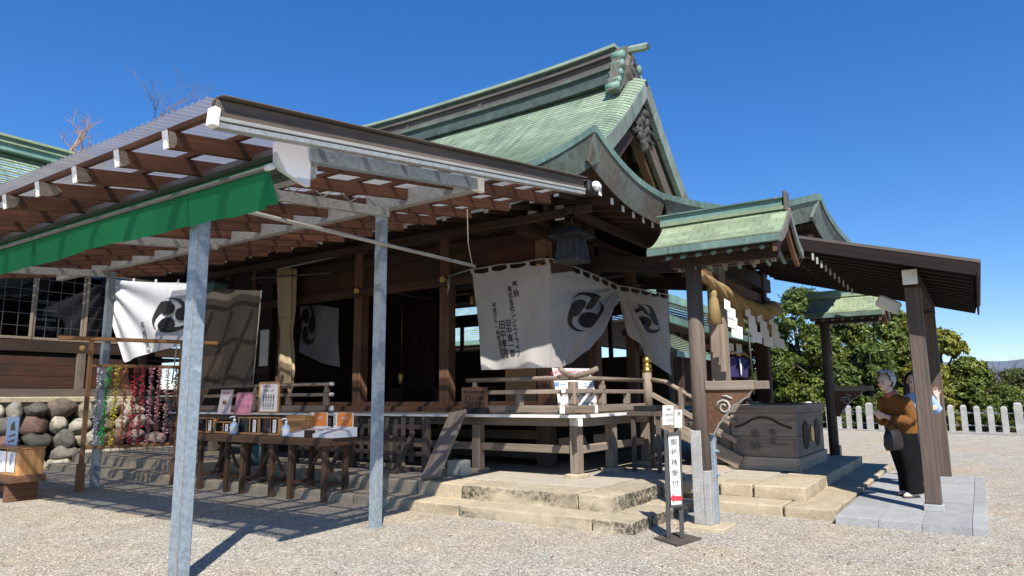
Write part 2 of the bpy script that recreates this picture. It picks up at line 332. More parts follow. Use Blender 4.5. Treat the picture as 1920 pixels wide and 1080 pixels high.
# ------------------------------------------------------------------ mesh helpers
class MB:
    def __init__(s): s.v = []; s.f = []; s.uv = None
    def add(s, vs, fs, uv=None):
        b = len(s.v); s.v += [tuple(x) for x in vs]; s.f += [tuple(i+b for i in f) for f in fs]
        if uv is not None: s.uv = (s.uv or []) + list(uv)
        return s
    def box(s, lo, hi, M=None, ch=0.):
        x0, y0, z0 = lo; x1, y1, z1 = hi
        if ch <= 0:
            vs = [V(p) for p in ((x0,y0,z0),(x1,y0,z0),(x1,y1,z0),(x0,y1,z0),(x0,y0,z1),(x1,y0,z1),(x1,y1,z1),(x0,y1,z1))]
            fs = [(0,3,2,1),(4,5,6,7),(0,1,5,4),(1,2,6,5),(2,3,7,6),(3,0,4,7)]
        else:
            c = min(ch, (x1-x0)*.49, (y1-y0)*.49, (z1-z0)*.49); vs = []; ix = {}
            for sx in (0, 1):
                for sy in (0, 1):
                    for sz in (0, 1):
                        X, Y, Z = (x0, x1)[sx], (y0, y1)[sy], (z0, z1)[sz]; dx, dy, dz = c*(1-2*sx), c*(1-2*sy), c*(1-2*sz)
                        for k, p in enumerate(((X, Y+dy, Z+dz), (X+dx, Y, Z+dz), (X+dx, Y+dy, Z))): ix[sx, sy, sz, k] = len(vs); vs.append(V(p))
            fs = []
            for a in range(3):
                for sd in (0, 1):
                    q = []
                    for u, w in ((0, 0), (1, 0), (1, 1), (0, 1)):
                        k = [0, 0, 0]; k[a] = sd; k[(a+1) % 3] = u; k[(a+2) % 3] = w; q.append(ix[k[0], k[1], k[2], a])
                    fs.append(tuple(q) if sd else tuple(q[::-1]))
            for a in range(3):
                b_, c_ = (a+1) % 3, (a+2) % 3
                for sb in (0, 1):
                    for sc_ in (0, 1):
                        k0 = [0, 0, 0]; k0[b_] = sb; k0[c_] = sc_; k1 = list(k0); k1[a] = 1
                        q = [ix[(*k0, b_)], ix[(*k1, b_)], ix[(*k1, c_)], ix[(*k0, c_)]]
                        fs.append(tuple(q) if sb == sc_ else tuple(q[::-1]))
            for sx in (0, 1):
                for sy in (0, 1):
                    for sz in (0, 1):
                        q = tuple(ix[sx, sy, sz, k] for k in range(3)); fs.append(q if (sx+sy+sz) % 2 else q[::-1])
        if M is not None: vs = [M @ p for p in vs]
        return s.add(vs, fs)
    def tube(s, pts, rad, n=8, cap=True, flat=1.):
        pts = [V(p) for p in pts]; R = rad if isinstance(rad, (list, tuple)) else [rad]*len(pts)
        vs = []; fs = []; pd = None
        for i, p in enumerate(pts):
            d = (pts[min(i+1, len(pts)-1)]-pts[max(i-1, 0)])
            d = d.normalized() if d.length > 1e-9 else V((0, 0, 1))
            if pd is None:
                a = d.orthogonal().normalized()
            else:
                a = (pa - d*pa.dot(d)); a = a.normalized() if a.length > 1e-6 else d.orthogonal().normalized()
            pa = a; pd = d; b = d.cross(a)
            for k in range(n):
                w = 2*pi*k/n; vs.append(p+(a*cos(w)+b*sin(w)*flat)*R[i])
        for i in range(len(pts)-1):
            for k in range(n): fs.append((i*n+k, i*n+(k+1) % n, (i+1)*n+(k+1) % n, (i+1)*n+k))
        if cap: fs += [tuple(range(n))[::-1], tuple(range((len(pts)-1)*n, len(pts)*n))]
        return s.add(vs, fs)
    def loft(s, rings, cap=True):
        n = len(rings[0]); vs = [p for r in rings for p in r]; fs = []
        for i in range(len(rings)-1):
            for k in range(n): fs.append((i*n+k, i*n+(k+1) % n, (i+1)*n+(k+1) % n, (i+1)*n+k))
        if cap: fs += [tuple(range(n))[::-1], tuple(range((len(rings)-1)*n, len(rings)*n))]
        return s.add(vs, fs)
    def ell(s, c, r, n=12, m=8, M=None):
        rings = []
        for i in range(1, m):
            th = pi*i/m; ring = []
            for k in range(n):
                p = V((r[0]*sin(th)*cos(2*pi*k/n), r[1]*sin(th)*sin(2*pi*k/n), -r[2]*cos(th)))
                if M is not None: p = M @ p
                ring.append(p+V(c))
            rings.append(ring)
        return s.loft(rings)
    def prism(s, poly, d):
        """poly: 3-D points of one face, extruded by vector d"""
        n = len(poly); vs = [V(p) for p in poly]+[V(p)+V(d) for p in poly]
        return s.add(vs, [tuple(range(n))[::-1], tuple(range(n, 2*n))]+[(i, (i+1) % n, n+(i+1) % n, n+i) for i in range(n)])
    def grid(s, fn, nu, nv, uvfn=None):
        vs = [fn(i/nu, j/nv) for j in range(nv+1) for i in range(nu+1)]
        fs = [(j*(nu+1)+i, j*(nu+1)+i+1, (j+1)*(nu+1)+i+1, (j+1)*(nu+1)+i) for j in range(nv) for i in range(nu)]
        return s.add(vs, fs, [uvfn(i/nu, j/nv) for j in range(nv+1) for i in range(nu+1)] if uvfn else None)
    def mesh(s, name, mat, smooth=False):
        me = bpy.data.meshes.new(name); me.from_pydata(s.v, [], s.f)
        bm = bmesh.new(); bm.from_mesh(me); bmesh.ops.recalc_face_normals(bm, faces=bm.faces[:]); bm.to_mesh(me); bm.free()
        if s.uv:
            l = me.uv_layers.new(name='UVMap')
            for lp in me.loops: l.data[lp.index].uv = s.uv[lp.vertex_index]
        if mat: me.materials.append(MATS[mat])
        if smooth: me.polygons.foreach_set('use_smooth', [True]*len(me.polygons))
        me.update(); return me
    def build(s, name, mat, parent=None, smooth=False):
        return link(name, s.mesh(name, mat, smooth), parent)
def link(name, me, parent=None, M=None):
    o = bpy.data.objects.new(name, me); COL.objects.link(o)
    if parent is not None:
        o.parent = parent; o.matrix_parent_inverse = INV.get(parent.name, Matrix()).copy()
    if M is not None: o.matrix_basis = M
    return o
INV = {}
def tag(o, label=None, cat=None, group=None, kind=None):
    for k, v in (('label', label), ('category', cat), ('group', group), ('kind', kind)):
        if v: o[k] = v
    return o
def thing(name, loc, label, cat, group=None, rz=0.):
    """an empty at the base of a thing; its parts are given in world coordinates"""
    o = bpy.data.objects.new(name, None); COL.objects.link(o); o.empty_display_size = .2
    o.matrix_world = Matrix.Translation(V(loc)) @ Matrix.Rotation(rz, 4, 'Z')
    INV[o.name] = (Matrix.Translation(V(loc)) @ Matrix.Rotation(rz, 4, 'Z')).inverted()
    return tag(o, label, cat, group)
def frame(p0, p1, up=(0, 0, 1)):
    """matrix with X along p0->p1, Z nearest to up, origin in the middle"""
    x = (V(p1)-V(p0)).normalized(); z = V(up)-x*x.dot(V(up))
    z = z.normalized() if z.length > 1e-5 else x.orthogonal().normalized(); y = z.cross(x); c = (V(p0)+V(p1))/2
    return Matrix(((x.x, y.x, z.x, c.x), (x.y, y.y, z.y, c.y), (x.z, y.z, z.z, c.z), (0, 0, 0, 1)))
BARS = {}
def bar(name, p0, p1, w, h, mat, parent=None, up=(0, 0, 1), ch=.006):
    """a squared timber or tube from p0 to p1, width w (across), height h (along up); equal bars share a mesh"""
    L = (V(p1)-V(p0)).length; key = (round(L, 3), round(w, 4), round(h, 4), mat, round(ch, 4))
    if key not in BARS: BARS[key] = MB().box((-L/2, -w/2, -h/2), (L/2, w/2, h/2), None, ch).mesh(name, mat)
    o = link(name, BARS[key], parent); o.matrix_basis = frame(p0, p1, up)
    INV[o.name] = o.matrix_basis.inverted(); return o
def slab(name, lo, hi, mat, parent=None, ch=.006):
    """axis-aligned block; its grain axis is its longest side"""
    lo, hi = V(lo), V(hi); d = hi-lo; c = (lo+hi)/2
    if d.z >= d.x and d.z >= d.y: return bar(name, (c.x, c.y, lo.z), (c.x, c.y, hi.z), d.y, d.x, mat, parent, (1, 0, 0), ch)
    if d.x >= d.y: return bar(name, (lo.x, c.y, c.z), (hi.x, c.y, c.z), d.y, d.z, mat, parent, (0, 0, 1), ch)
    return bar(name, (c.x, lo.y, c.z), (c.x, hi.y, c.z), d.x, d.z, mat, parent, (0, 0, 1), ch)
def rod(name, pts, r, mat, parent=None, n=8, smooth=True):
    if len(pts) == 2 and not isinstance(r, (list, tuple)):       # straight: keep the grain along its own X axis
        L = (V(pts[1])-V(pts[0])).length; o = link(name, MB().tube([(-L/2, 0, 0), (L/2, 0, 0)], r, n).mesh(name, mat, smooth), parent)
        o.matrix_basis = frame(pts[0], pts[1]); INV[o.name] = o.matrix_basis.inverted(); return o
    return MB().tube(pts, r, n).build(name, mat, parent, smooth)
def text_mesh(body, size, vertical=False, bold=.0, align='CENTER', gap=.96):
    c = bpy.data.curves.new('lettering', 'FONT'); c.body = '\n'.join(body) if vertical else body
    c.size = size; c.align_x = align; c.align_y = 'TOP' if vertical else 'CENTER'; c.space_line = 1.0 if not vertical else gap; c.offset = bold; c.resolution_u = 2
    o = bpy.data.objects.new('lettering', c); COL.objects.link(o); bpy.context.view_layer.update()
    me = bpy.data.meshes.new_from_object(o.evaluated_get(bpy.context.evaluated_depsgraph_get()))
    vs = [v.co.copy() for v in me.vertices]; fs = [tuple(p.vertices) for p in me.polygons]
    bpy.data.objects.remove(o); bpy.data.meshes.remove(me); bpy.data.curves.remove(c); return vs, fs
def lettering(name, body, size, origin, right, up, mat, parent, vertical=False, bold=0., align='CENTER', sx=1., gap=.96):
    """flat lettering laid on a surface; the text's own x runs along right, its y along up"""
    vs, fs = text_mesh(body, size, vertical, bold, align, gap)
    r, u = V(right).normalized(), V(up).normalized(); n = r.cross(u)
    mb = MB(); mb.v = [tuple(V(origin)+r*(p.x*sx)+u*p.y+n*.003) for p in vs]; mb.f = fs
    me = bpy.data.meshes.new(name); me.from_pydata(mb.v, [], mb.f); me.materials.append(MATS[mat]); return link(name, me, parent)
# ================================================================== GROUND AND STONEWORK
mb = MB(); mb.grid(lambda u, v: V((-60+u*460, -200+v*460, 0)), 2, 2)
tag(mb.build('ground', 'gravel'), kind='structure')
def stone(name, lo, hi, mat, parent, seed, rough=.008, nx=6, ny=4, nz=2, rnd_edge=.022):
    """a dressed block: rounded arrises and a slightly uneven skin"""
    r = random.Random(seed); lo, hi = V(lo), V(hi); c = (lo+hi)/2; h = (hi-lo)/2
    bm = bmesh.new(); bmesh.ops.create_cube(bm, size=2.)
    def ax(L, n): e = min(.9, rnd_edge*1.0/max(L, 1e-4)); return [-1, -1+e*.999]+[-1+2*k/n for k in range(1, n) if abs(-1+2*k/n) < 1-e]+[1-e*.999, 1]
    bm.clear()
    vs = {}
    X, Y, Z = ax(h.x, nx), ax(h.y, ny), ax(h.z, nz); nx, ny, nz = len(X)-1, len(Y)-1, len(Z)-1
    def vert(i, j, k):
        if (i, j, k) not in vs:
            p = V((X[i]*h.x, Y[j]*h.y, Z[k]*h.z))
            q = V((max(-h.x+rnd_edge, min(h.x-rnd_edge, p.x)), max(-h.y+rnd_edge, min(h.y-rnd_edge, p.y)), max(-h.z+rnd_edge, min(h.z-rnd_edge, p.z))))
            d = p-q
            e = sum(abs(t) > 1e-6 for t in d)
            if e > 1: d = d*.62
            p = q+d+V((r.uniform(-1, 1), r.uniform(-1, 1), r.uniform(-.5, .5)))*rough
            vs[i, j, k] = bm.verts.new(p)
        return vs[i, j, k]
    for (n1, n2, mk) in ((nx, ny, lambda a, b, s: (a, b, s*nz)), (nx, nz, lambda a, b, s: (a, s*ny, b)), (ny, nz, lambda a, b, s: (s*nx, a, b))):
        for s in (0, 1):
            for a in range(n1):
                for b in range(n2):
                    bm.faces.new([vert(*mk(a, b, s)), vert(*mk(a+1, b, s)), vert(*mk(a+1, b+1, s)), vert(*mk(a, b+1, s))])
    bmesh.ops.recalc_face_normals(bm, faces=bm.faces[:])
    me = bpy.data.meshes.new(name); bm.to_mesh(me); bm.free(); me.materials.append(MATS[mat])
    me.polygons.foreach_set('use_smooth', [True]*len(me.polygons))
    o = link(name, me, parent); o.matrix_basis = Matrix.Translation(c); INV[o.name] = o.matrix_basis.inverted(); return o
LZ, UZ = .131, .305
core = MB(); core.box((7.35, 3.7, -.2), (17.8, 16.2, .285)); core.box((9.3, 2.1, -.2), (14.1, 3.8, .265))
pod = tag(core.build('stone_podium', 'paving'), kind='structure')
def run(y0, cuts, fn):
    for i in range(len(cuts)-1): fn(cuts[i], cuts[i+1], i)
G = .004
run(0, [3.05, 3.52, 5.3, 7.1, 8.8, 10.6, 12.4, 14.2, 16], lambda a, b, i: stone('step_block', (6.70, a+G, -.1), (7.22, b-G, LZ), ('granite_stained', 'granite_stained', 'granite_tan')[min(i, 2)], pod, 10+i))
run(0, [7.23, 7.95, 8.62], lambda a, b, i: stone('step_block', (a+G, 3.05, -.1), (b-G, 3.55, LZ-.003), 'granite_stained', pod, 30+i))
run(0, [3.46, 3.92, 5.6, 6.35, 8.0, 9.8, 11.6, 13.4, 16], lambda a, b, i: stone('step_block', (7.14, a+G, .10), (7.66, b-G, UZ), ('granite_stained', 'granite_stained', 'granite_tan')[min(i, 2)], pod, 40+i))
run(0, [7.67, 8.55, 9.35], lambda a, b, i: stone('step_block', (a+G, 3.46, .10), (b-G, 3.95, UZ-.003), 'granite_stained', pod, 60+i))
# paving of the podium top
for i, x in enumerate((7.67, 8.9, 10.2)):
    for j, (ya, yb) in enumerate(((3.96, 5.5), (5.51, 7.2), (7.21, 9.), (9.01, 11), (11.01, 13.4))):
        if x < 10: slab('paving_stone', (x, ya, .2), (x+1.22, yb, .300+.002*((i+j) % 2)), 'paving', pod, .004)
# forecourt steps before the offering box
run(0, [1.45, 2.02, 3.04], lambda a, b, i: stone('step_block', (8.60, a+G, -.06), (9.16, b-G, LZ), 'granite_tan', pod, 70+i, rnd_edge=.03))
run(0, [9.17, 10.4, 11.7, 13.0, 14.6], lambda a, b, i: stone('step_block', (a+G, 1.45, -.06), (b-G, 1.93, LZ-.002), 'granite_tan', pod, 80+i))
run(0, [1.86, 2.5, 2.92, 3.46], lambda a, b, i: stone('step_block', (9.13, a+G, .10), (10.1 if i == 0 else 9.7, b-G, .285), 'granite_tan', pod, 90+i, rnd_edge=.03))
run(0, [10.11, 10.6, 11.9, 13.2, 14.2], lambda a, b, i: stone('step_block', (a+G, 1.88, .10), (b-G, 2.4, .283), 'granite_tan', pod, 100+i))
for i, x in enumerate((9.71, 11., 12.3, 13.2)): slab('paving_stone', (x, 2.42 if i else 2.52, .2), (x+1.28, 3.5, .278), 'paving', pod, .004)
# grey granite landing where the worshippers stand
land = tag(MB().box((8.42, .06, -.1), (13.3, 1.43, .070)).build('granite_landing', 'granite_grey'), kind='structure')
ys = [.06, .19, .62, 1.02, 1.435]
for j in range(4):
    xs = [8.40, 9.3, 10.2, 11.1, 12., 13.31] if j else [8.40, 10.0, 11.7, 13.31]
    for i in range(len(xs)-1): slab('granite_slab', (xs[i]+.002, ys[j]+.002, -.02), (xs[i+1]-.002, ys[j+1]-.002, .0875+rnd.uniform(-.001, .001)), 'granite_grey', land, .003)
# ramp further back
tag(MB().prism([(17.0, 3.3, 0), (17, 4.6, 0), (17, 4.6, .42), (17, 4.0, .42)], (1.3, 0, 0)).build('concrete_ramp', 'paving'), 'grey sloping concrete ramp behind the far roofed post', 'ramp')

lk = None
# ================================================================== MAIN HALL
X0, WX, WX2, YC, YB = 12.2, 9.6, 14.8, 5.8, 13.0
XE, YE, YE2, ZE, YG = 7.8, 3.9, 14.9, 4.55, 4.92
D = X0-XE; S0, S1 = .34, 1.12
YG2 = YE2-(YG-YE)
DECK = 1.155
hall = thing('shrine_hall', (X0, 9, .3), 'large wooden shrine hall with green copper roof, raised deck and open sides', 'shrine hall')
def prof(d): return S0*d+(S1-S0)*d*d/(2*D)
def lift(a, d): return .37*max(0., 1-a/1.75)**2*max(0., 1-d/1.9)**1.5
def side_pt(d, y, sgn=-1):
    e = min(y-YE, YE2-y); return V((X0+sgn*(D-d), y, ZE+prof(d)+lift(e-d*.5, d)))
def front_pt(d, x, y0=YE, sg=1):
    e = min(x-XE, 2*X0-XE-x); return V((x, y0+sg*d, ZE+prof(d)+lift(e-d*.5, d)))
# tiled slopes: every course is a real step
NC = 56
for sgn in (-1, 1):
    mb = MB(); nu = 44
    for k in range(NC):
        d0, d1 = D*k/NC, D*(k+1)/NC
        for dd, up in ((d0, .020), (d1+.01, .0)):
            pass
        def yr(d, u):
            a = YE+min(d, YG-YE); b = YE2-min(d, YG-YE)
            # denser towards the near verge
            w = u**1.6; return a+(b-a)*w
        def minoko(y, d):
            e = min(y-YG, YG2-y)
            return -.16*max(0, 1-e/.55)**2 if d > YG-YE else 0.
        def fn(u, v, d0=d0, d1=d1):
            d = d0 if v < .5 else d1; y = yr(d, u)
            p = side_pt(d, y, sgn); p.z += minoko(y, d)+(.022 if v < .5 else .004); return p
        s0 = d0*1.2; s1 = d1*1.2
        mb.grid(fn, nu, 1, lambda u, v, k=k, d0=d0: (yr(d0, u), k*.092+.004+v*.084))
        # the lip under the course edge
        def lipf(u, v, d0=d0):
            y = yr(d0, u); p = side_pt(d0, y, sgn); p.z += minoko(y, d0)+(.022 if v > .5 else .001); return p
        mb.grid(lipf, nu, 1, lambda u, v, k=k, d0=d0: (yr(d0, u), k*.092+.001))
    tag(mb.build('copper_tiling', 'copper_roof', hall), kind='stuff')
for y0, sg in ((YE, 1), (YE2, -1)):
    mb = MB()
    for k in range(16):
        d0, d1 = 1.5*k/16, 1.5*(k+1)/16
        cl = max(0., d1-1.0)*1.2
        def fn(u, v, d0=d0, d1=d1, cl=cl):
            d = d0 if v < .5 else d1; x = XE+d+cl+(2*(X0-XE)-2*d-2*cl)*u; p = front_pt(d, x, y0, sg); p.z += .022 if v < .5 else .004; return p
        mb.grid(fn, 50, 1, lambda u, v, k=k: (u*9, k*.092+.004+v*.084))
    tag(mb.build('copper_tiling', 'copper_roof', hall), kind='stuff')
# eave fascia: bent copper panels with an upper band
def fascia(pts, outv, h=.38, name='fascia_panel', mat='copper_fascia', band=True, t=.03, lean=.10, parent=hall):
    """one copper panel under the roof edge along pts, facing outv"""
    o = V(outv); mb = MB(); rings = []
    for p in pts:
        p = V(p); rings.append([p+o*.015+V((0, 0, -.075)), p-o*lean+V((0, 0, -h-.075)), p-o*(lean+t)+V((0, 0, -h-.06)), p-o*t+V((0, 0, -.075))])
    mb.loft(rings); f = mb.build(name, mat, parent)
    if band:
        mb = MB(); mb.loft([[V(p)+o*.035+V((0, 0, .01)), V(p)+o*.030+V((0, 0, -.085)), V(p)-o*.02+V((0, 0, -.085)), V(p)-o*.02+V((0, 0, .008))] for p in pts])
        mb.build('edge_band', 'copper_band', parent)
    return f
def eave_run(fn, a, b, outv, step=.72, n=5):
    k = max(1, round(abs(b-a)/step)); fs = []
    for i in range(k):
        s, e = a+(b-a)*i/k, a+(b-a)*(i+1)/k; g = .003*(1 if b > a else -1)
        fascia([fn(s+g+(e-s-2*g)*j/n) for j in range(n+1)], outv)
eave_run(lambda y: side_pt(0, y), YE, YE2, (-1, 0, 0))
eave_run(lambda x: front_pt(0, x), XE, 10.2, (0, -1, 0))
eave_run(lambda x: front_pt(0, x), 14.2, 2*X0-XE, (0, -1, 0))
eave_run(lambda y: side_pt(0, y, 1), YE, YE2, (1, 0, 0), 2.2, 8)
# soffit boarding and rafters with white ends
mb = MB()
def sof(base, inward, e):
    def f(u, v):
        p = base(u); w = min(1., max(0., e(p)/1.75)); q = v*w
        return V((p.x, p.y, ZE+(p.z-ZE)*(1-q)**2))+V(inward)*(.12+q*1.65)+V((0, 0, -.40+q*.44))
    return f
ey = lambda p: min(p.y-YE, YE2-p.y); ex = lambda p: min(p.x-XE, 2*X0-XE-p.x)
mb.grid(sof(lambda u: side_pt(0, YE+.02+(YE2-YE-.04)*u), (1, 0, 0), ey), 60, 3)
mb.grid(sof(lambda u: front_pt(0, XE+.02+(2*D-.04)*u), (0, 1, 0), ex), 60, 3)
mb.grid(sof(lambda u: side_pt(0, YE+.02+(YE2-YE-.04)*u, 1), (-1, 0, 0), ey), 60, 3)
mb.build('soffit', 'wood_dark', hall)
def rafter(p0, p1, tipdir):
    r = bar('rafter', p0, p1, .065, .085, 'wood_dark', hall, ch=0)
    bar('painted_end', V(p0)+V(tipdir)*.012, p0, .07, .09, 'white_paint', r, ch=0)
y = 4.22
while y < 14.4:
    if y > 4.5: rafter((8.02, y, 4.145+lift(y-YE, .4)*.5), (9.55, y, 4.42), (-1, 0, 0))
    y += .402
x = 8.31
while x < 16:
    if not 10.4 < x < 14: rafter((x, 4.1, 4.10+lift(x-XE, .2)*.5), (x, 5.75, 4.40), (0, -1, 0))
    x += .37
slab('eave_purlin', (8.55, 4.4, 4.02), (8.67, 14.3, 4.13), 'wood_dark', hall)
slab('eave_purlin', (8.5, 4.66, 4.02), (15.9, 4.78, 4.13), 'wood_dark', hall)
# gable: verge edging, barge boards, dark infill, pendant
def vp(d, sgn, y=YG): p = side_pt(d, y, sgn); p.z += -.16; return p
for sgn in (-1, 1):
    nseg = 9; d0 = YG-YE+.02; dT = D-.10
    for i in range(nseg):
        a, b = d0+(dT-d0)*i/nseg+.004, d0+(dT-d0)*(i+1)/nseg-.004
        rings = []
        for j in range(4):
            p = vp(a+(b-a)*j/3, sgn); sl = S0+(S1-S0)*(a+(b-a)*j/3)/D; nrm = V((sgn*sl, 0, 1)).normalized()
            rings.append([p+V((0, -.02, .02)), p+V((0, .0, 0))-nrm*.25, p+V((0, .10, 0))-nrm*.25, p+V((0, .35, .02))])
        MB().loft(rings).build('verge_panel', 'copper_verge', hall)
    rings = []
    for j in range(15):
        d = .55+(D-.62)*j/14; p = vp(d, sgn); sl = S0+(S1-S0)*d/D; nrm = V((sgn*sl, 0, 1)).normalized()
        q = p-nrm*.27+V((0, .16, 0)); rings.append([q, q-nrm*.34, q-nrm*.34+V((0, .09, 0)), q+V((0, .09, 0))])
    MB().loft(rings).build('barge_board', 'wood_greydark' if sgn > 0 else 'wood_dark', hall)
    rings = []
    for j in range(15):
        d = .5+(D-.56)*j/14; p = vp(d, sgn); sl = S0+(S1-S0)*d/D; nrm = V((sgn*sl, 0, 1)).normalized()
        q = p-nrm*.60+V((0, .30, 0)); rings.append([q, q-nrm*.10, q-nrm*.10+V((0, .16, 0)), q+V((0, .16, 0))])
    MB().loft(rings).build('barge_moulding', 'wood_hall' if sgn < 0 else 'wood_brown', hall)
gp = [(-(D-d), ZE+prof(d)-.42) for d in (1.5, 2.1, 2.7, 3.3, 3.9, 4.35)]; gp = gp+[(-x_, z_) for x_, z_ in gp[::-1]]
for yy in (YG+.75, YG2-.75): MB().prism([(X0+x_, yy, z_) for x_, z_ in gp], (0, .05, 0)).build('gable_wall', 'wood_dark', hall)
for k in range(9): slab('gable_slat', (X0-1.3+k*.32, YG+.66, 5.1), (X0-1.24+k*.32, YG+.74, ZE+prof(D-abs(k-4)*.32)-.5), 'wood_dark', hall, 0)
slab('gable_beam', (X0-1.9, YG+.5, 5.55), (X0+1.9, YG+.7, 5.75), 'wood_dark', hall)
mb = MB(); r = random.Random(3)
mb.prism([(X0+x_, YG+.10, z_) for x_, z_ in ((-.40, 7.05), (.40, 7.05), (.34, 6.75), (.18, 6.62), (.14, 6.3), (0, 6.12), (-.14, 6.3), (-.18, 6.62), (-.34, 6.75))], (0, .06, 0))
for k in range(60):
    a = r.uniform(0, 1); w = .34*(1-a)**.7+.06
    mb.ell((X0+r.uniform(-w, w), YG+.12+r.uniform(-.03, .03), 7.0-a*.8), (r.uniform(.05, .11), .045, r.uniform(.05, .1)), 8, 6)
tag(mb.build('carved_pendant', 'carving', hall, True), kind='stuff')
for s in (-1, 1):
    c = V((X0+s*.42, YG+.12, 6.55)); mb = MB()
    mb.tube([c+V((s*.0+.18*math.cos(t*.9)*s, 0, .12*math.sin(t*.9))) for t in range(7)], .035, 6); mb.build('pendant_fin', 'carving', hall, True)
# ridge: stacked boxed courses of copper and board
zr = ZE+prof(D)-.12
R0, R1 = YG+.50, YG2-.4
for (z0, z1, hw, mat, nm) in ((-.16, .10, .40, 'copper_dark', 'ridge_base'), (.10, .17, .46, 'copper_fascia', 'ridge_ledge'), (.17, .40, .30, 'copper_brown', 'ridge_board'), (.40, .455, .37, 'copper_brown', 'ridge_ledge'), (.455, .58, .27, 'copper_dark', 'ridge_board'), (.58, .645, .36, 'copper_cap', 'ridge_cap')):
    mb = MB()
    ny = 14
    rings = []
    for j in range(ny+1):
        y = R0+(R1-R0)*j/ny; up = .10*abs(2*j/ny-1)**3
        rings.append([V((X0-hw, y, zr+z0+up)), V((X0+hw, y, zr+z0+up)), V((X0+hw, y, zr+z1+up)), V((X0-hw, y, zr+z1+up))])
    mb.loft(rings); mb.build(nm, mat, hall)
for j in range(3):
    y = 6.6+j*2.2; MB().tube([(X0-.30, y, zr+.285), (X0-.335, y, zr+.285)], .055, 6).build('ridge_crest', 'copper_brown', hall)
tip = onx(1214, 87, X0)
MB().tube([tip, (X0, YG+.75, zr+.735), (X0, YG+1.5, zr+.68)], [.08, .082, .078], 6).build('ridge_pole', 'copper_cap', hall)
MB().tube([tip+V((0, -.03, 0)), tip+V((0, .01, 0))], [.056, .056], 6).build('ridge_pole_end', 'copper_dark', hall)
mb = MB(); mb.loft([[V((X0-.30, yy, zr-.22)), V((X0+.30, yy, zr-.22)), V((X0+.36, yy, zr+.2)), V((X0+.30, yy, zr+.62)), V((X0, yy, zr+.82)), V((X0-.30, yy, zr+.62)), V((X0-.36, yy, zr+.2))] for yy in (YG+.34, YG+.52)])
oni = mb.build('ridge_end_tile', 'copper_fascia', hall)
mb = MB(); mb.loft([[V((X0+a*math.sin(t), yy, zr+.27+a*1.3*math.cos(t))) for t in [2*pi*k/12 for k in range(12)]] for yy, a in ((YG+.34, .25), (YG+.26, .21))]); mb.build('end_tile_boss', 'copper_brown', oni)
MB().tube([(X0+.11*math.cos(t), YG+.25, zr+.27+.13*math.sin(t)) for t in [k*.6 for k in range(9)]], .03, 6).build('end_tile_crest', 'copper_dark', oni)
for s in (-1, 1):
    for (dx, dz, rr) in ((.40, .42, .10), (.44, .22, .085), (.52, .0, .08), (.60, -.18, .075), (.70, -.34, .085)):
        MB().tube([(X0+s*dx, YG+.28, zr+dz), (X0+s*dx, YG+.54, zr+dz)], rr, 10).build('scroll_fin', 'copper_teal', oni, True)
    MB().prism([(X0+s*.34, YG+.31, zr+.55), (X0+s*.46, YG+.31, zr+.40), (X0+s*.66, YG+.31, zr-.14), (X0+s*.78, YG+.31, zr-.42), (X0+s*.62, YG+.31, zr-.46), (X0+s*.3, YG+.31, zr-.12)], (0, .2, 0)).build('scroll_plate', 'copper_fascia', oni)
# the porch roof over the steps, sweeping forward from the front eave
PXA, PXB, PY = 10.2, 14.2, 1.63
def pz(y):
    t = (YE-y)/(YE-PY); return ZE-.02-.56*(1-(1-t)**2)*.98
def porch(x, y):
    a = min(x-PXA, PXB-x); l = .14*max(0, 1-a/1.5)**2*max(0., min(1, (2.9-y)/1.2))**1.4
    return V((x, y, pz(y)+l+.06*max(0., 1-a/.5)**2))
mb = MB()
for k in range(26):
    y0, y1 = PY+(YE+.5-PY)*k/26, PY+(YE+.5-PY)*(k+1)/26
    mb.grid(lambda u, v, y0=y0, y1=y1: porch(PXA+(PXB-PXA)*u, y0 if v < .5 else y1)+V((0, 0, .022 if v < .5 else .004)), 30, 1, lambda u, v, k=k: (u*4, k*.092+.004+v*.084))
tag(mb.build('porch_tiling', 'copper_roof', hall), kind='stuff')
for i in range(4):
    a, b = PY+(YE-PY)*i/4+.003, PY+(YE-PY)*(i+1)/4-.003
    fascia([porch(PXA, a+(b-a)*j/4) for j in range(5)], (-1, 0, 0), .26, 'porch_verge_panel', 'copper_verge')
    fascia([porch(PXB, a+(b-a)*j/4) for j in range(5)], (1, 0, 0), .26, 'porch_verge_panel', 'copper_verge')
for i in range(6):
    a, b = PXA+(PXB-PXA)*i/6+.003, PXA+(PXB-PXA)*(i+1)/6-.003
    fascia([porch(a+(b-a)*j/4, PY) for j in range(5)], (0, -1, 0), .24, 'porch_fascia_panel', 'copper_verge')
MB().grid(lambda u, v: porch(PXA+.12+(PXB-PXA-.24)*u, PY+.12+(YE+.6-PY)*v)+V((0, 0, -.33)), 10, 8).build('porch_soffit', 'wood_dark', hall)
for i in range(14):
    x = PXA+.25+i*(PXB-PXA-.5)/13
    bar('rafter', (x, PY+.15, pz(PY)-.36), (x, 4.2, 4.12), .06, .08, 'wood_dark', hall, ch=0)
